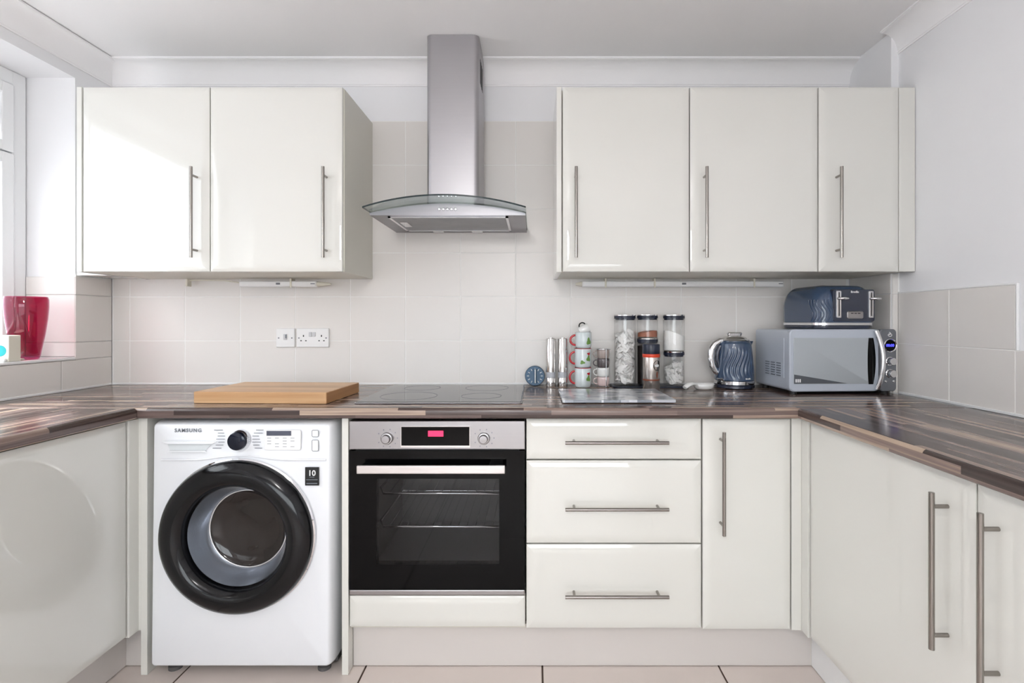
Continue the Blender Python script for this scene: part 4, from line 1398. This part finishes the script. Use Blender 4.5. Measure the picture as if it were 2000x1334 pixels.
def heap(name, label, cat, x, y, z, r, h, m, lump=0.006, slope=0.0, seed=1):
    rnd = random.Random(seed)
    bm = B()
    seg, nr = 36, 8
    top = lambda a, q: h + slope * q * math.cos(a) + lump * math.sin(a * 2 + seed) * q * 0.5 + (lump * 0.8) * (1 - q * q)
    rings = [[bm.verts.new((x + r * math.cos(2 * PI * k / seg), y + r * math.sin(2 * PI * k / seg), z)) for k in range(seg)]]
    for j in range(nr):
        q = 1 - j / nr
        rings.append([bm.verts.new((x + r * q * math.cos(2 * PI * k / seg), y + r * q * math.sin(2 * PI * k / seg), z + top(2 * PI * k / seg, q))) for k in range(seg)])
    for i in range(len(rings) - 1):
        for k in range(seg):
            k2 = (k + 1) % seg
            bm.faces.new((rings[i][k], rings[i][k2], rings[i + 1][k2], rings[i + 1][k]))
    bm.faces.new(rings[0])
    bm.faces.new(rings[-1])
    return tag(mesh(name, bm, m, None, 40), label, cat, None, 'stuff')
def teabags(label, x, y, z, r, h, n, seed):
    """a jar full of crumpled paper tea bags"""
    rnd = random.Random(seed)
    bm = B()
    for i in range(n):
        s = 0.020 + rnd.random() * 0.006
        zc = z + s * 0.6 + (h - s * 1.2) * (i + 0.5) / n
        rad = (0.35 + 0.65 * rnd.random()) * (r - 0.004)
        a = rnd.random() * 2 * PI if i % 3 else A(200 + 140 * rnd.random())
        T = Matrix.Translation((x + rad * math.cos(a), y + rad * math.sin(a), zc)) @ Matrix.Rotation(rnd.random() * 6.28, 4, 'Z') @ Matrix.Rotation(rnd.uniform(-0.9, 0.9), 4, 'X') @ Matrix.Rotation(rnd.uniform(-0.9, 0.9), 4, 'Y')
        N_ = 5
        grid = []
        for sgn in (1, -1):
            gsub = []
            for p in range(N_):
                row = []
                for q in range(N_):
                    uu, vv = -1 + 2 * p / (N_ - 1), -1 + 2 * q / (N_ - 1)
                    puff = 0.005 * (1 - uu * uu) * (1 - vv * vv) * sgn + 0.004 * math.sin(3 * uu + i) * math.cos(2 * vv - i)
                    co = T @ Vector((uu * s * 0.9, vv * s, puff))
                    dx, dy = co.x - x, co.y - y
                    d = math.hypot(dx, dy)
                    lim = r - 0.0006
                    if d > lim:
                        co.x, co.y = x + dx / d * lim, y + dy / d * lim
                    co.z = min(max(co.z, z), z + h + 0.01)
                    row.append(bm.verts.new(co))
                gsub.append(row)
            grid.append(gsub)
        for gsub in grid:
            for p in range(N_ - 1):
                for q in range(N_ - 1):
                    bm.faces.new((gsub[p][q], gsub[p + 1][q], gsub[p + 1][q + 1], gsub[p][q + 1]))
    return tag(mesh('tea_bags', bm, TEAB, None, 50), label, 'tea bags', None, 'stuff')
jy = -0.065
jar('tall clear jar full of tea bags, leftmost of the storage jars', 0.404, jy, ZT, 0.0470, 0.311)
teabags('crumpled white tea bags filling the tall jar', 0.404, jy, ZT + 0.005, 0.0440, 0.235, 170, 3)
# middle: dark coffee jar below, cocoa jar on top
jar('clear jar of dark coffee behind the coffee tin', 0.507, -0.052, ZT, 0.0455, 0.208)
heap('coffee_granules', 'dark coffee granules in the lower middle jar', 'coffee', 0.507, -0.052, ZT + 0.0045, 0.0425, 0.170, COFFEE, 0.004, 0.004, 2)
jar('short clear jar of brown cocoa on top of the coffee jar', 0.507, -0.052, ZT + 0.2085, 0.0455, 0.104)
heap('cocoa_powder', 'brown cocoa powder in the upper middle jar', 'cocoa', 0.507, -0.052, ZT + 0.2085 + 0.0045, 0.0425, 0.022, COCOA, 0.006, 0.006, 4)
jar('clear jar of tea bags under the sugar jar', 0.622, jy, ZT, 0.0450, 0.150)
teabags('crumpled tea bags in the short jar below the sugar', 0.622, jy, ZT + 0.005, 0.0420, 0.098, 70, 9)
jar('clear jar of white sugar on top of the right jar', 0.622, jy, ZT + 0.1505, 0.0465, 0.161)
heap('sugar', 'white sugar heaped in the upper right jar', 'sugar', 0.622, jy, ZT + 0.1505 + 0.0045, 0.0435, 0.074, SUGAR, 0.006, -0.012, 6)
# instant coffee jar in front
cxx, cyy, czz = 0.497, -0.172, Z1
cj = root('coffee_tin', 'instant coffee jar with red band and silver label in front of dark jar', 'coffee jar', (cxx, cyy, czz))
part('glass', lathe(B(), [(0.0001, 0), (0.033, 0), (0.0355, 0.004), (0.0355, 0.140), (0.0330, 0.150), (0.0330, 0.152)], (cxx, cyy, czz), 40), mat('foil_silver_body', rgb(196, 188, 182), 0.22, 0.85, noise=0.15, nscale=14, stretch=(1, 1, 0.1)), cj, 40)
part('lid', lathe(B(), [(0.0355, 0.1522), (0.0365, 0.154), (0.0365, 0.190), (0.0345, 0.193), (0.0001, 0.193)], (cxx, cyy, czz), 40), NAVYL, cj, 40)
part('red_band', lathe(B(), [(0.0362, 0.138), (0.0368, 0.139), (0.0368, 0.151), (0.0362, 0.152)], (cxx, cyy, czz), 40, cap=False), ORANGE, cj, 40)
part('brown_band', lathe(B(), [(0.0357, 0.040), (0.0360, 0.0405), (0.0360, 0.0465), (0.0357, 0.047)], (cxx, cyy, czz), 40, cap=False), BROWNL, cj, 40)
def on_can(a0, zc, rx, rz, m_, name, lift=0.0006):
    bm = B()
    vs_ = []
    for k in range(28):
        t = 2 * PI * k / 28
        aa = a0 + rx / 0.0355 * math.cos(t)
        vs_.append(bm.verts.new((cxx + (0.0355 + lift) * math.cos(aa), cyy + (0.0355 + lift) * math.sin(aa), czz + zc + rz * math.sin(t))))
    bm.faces.new(vs_)
    part(name, bm, m_, cj)
on_can(A(300), 0.104, 0.018, 0.022, BLACKM, 'round_label')
on_can(A(298), 0.104, 0.011, 0.006, WHITEP, 'label_print', 0.0012)
on_can(A(300), 0.066, 0.004, 0.014, BROWNL, 'label_stripe', 0.0006)

# spoon rest
sr = root('spoon_rest', 'white ceramic spoon rest beside the kettle', 'spoon rest', (0.70, -0.165, Z1))
bm = B()
n1, n2 = 20, 24
prof = [(0.0001, 0.004), (0.022, 0.004), (0.032, 0.009), (0.038, 0.022), (0.0395, 0.0235), (0.041, 0.022), (0.036, 0.007), (0.026, 0.0), (0.0001, 0.0)]
for_ = lathe(bm, prof, (0, 0, 0), 36, cap=False)
bm.transform(Matrix.Translation((0.722, -0.165, Z1)) @ Matrix.Diagonal((1.1, 0.85, 1.0, 1)))
part('bowl', bm, CERW, sr, 60)
part('handle', tube(B(), [(0.690, -0.172, Z1 + 0.020), (0.668, -0.182, Z1 + 0.026), (0.648, -0.190, Z1 + 0.022), (0.632, -0.196, Z1 + 0.011)], [0.006, 0.010, 0.012, 0.010], 14, (1.4, 0.7)), CERW, sr, 60)

# ------------------------------------------------------------------ window sill things
vx, vy, vz = -1.997, -0.330, ZS + 0.0005
vprof = [(0.0001, 0), (0.048, 0), (0.056, 0.006), (0.066, 0.05), (0.078, 0.10), (0.088, 0.16), (0.0925, 0.205), (0.0925, 0.235), (0.0880, 0.246)]
inner = [(r - 0.004, h) for r, h in reversed(vprof[1:])]
inner = [(r, max(h, 0.014)) for r, h in inner]
vprof = [(r * 0.715, h) for r, h in vprof]
inner = [(r * 0.715, h) for r, h in inner]
vb = root('vase', 'magenta glass vase on the window sill', 'vase', (vx, vy, vz))
part('glass', lathe(B(), vprof + inner + [(0.0001, 0.014)], (vx, vy, vz), 64, cap=False), VASE, vb, 50)
bxo = root('small_box', 'cream box with a teal oval on the sill in front of the vase', 'box', (-1.972, -0.437, vz))
part('carton', bx(-2.010, -1.935, -0.460, -0.415, vz, vz + 0.097, 0.002), CREAMB, bxo)
bm = lathe(B(), [(0.024, 0.0), (0.024, 0.0008), (0.0001, 0.0008)], (0, 0, 0), 32, 'Y', cap=False)
bm.transform(Matrix.Translation((-1.968, -0.4602, vz + 0.040)) @ Matrix.Diagonal((1.0, 1, 0.85, 1)))
part('oval_print', bm, TEAL, bxo)
for i, (px_, py_, r_, m_) in enumerate(((-1.940, -0.475, 0.010, CERW), (-1.965, -0.476, 0.009, PINKC), (-1.944, -0.402, 0.007, BEIGEC))):
    bm = B()
    bmesh.ops.create_uvsphere(bm, u_segments=14, v_segments=10, radius=r_)
    bm.transform(Matrix.Translation((px_, py_, vz + r_ * 0.7)) @ Matrix.Diagonal((1.2, 1, 0.7, 1)))
    tag(mesh('pebble', bm, m_, None, 60), ('white pebble on the sill before the cream box', 'pinkish pebble on the sill below the teal oval', 'smallest beige pebble on the sill by the vase')[i], 'pebble', 'pebbles on the window sill')
stk = root('window_sticker', 'round purple sticker on the upper window pane', 'sticker', (XG - 0.023, -0.405, 2.035))
part('film', lathe(B(), [(0.104, -0.0004), (0.104, 0.0006), (0.0001, 0.0006)], (0, 0, 0), 40, 'X', cap=False), PURPLE, stk, None, False)
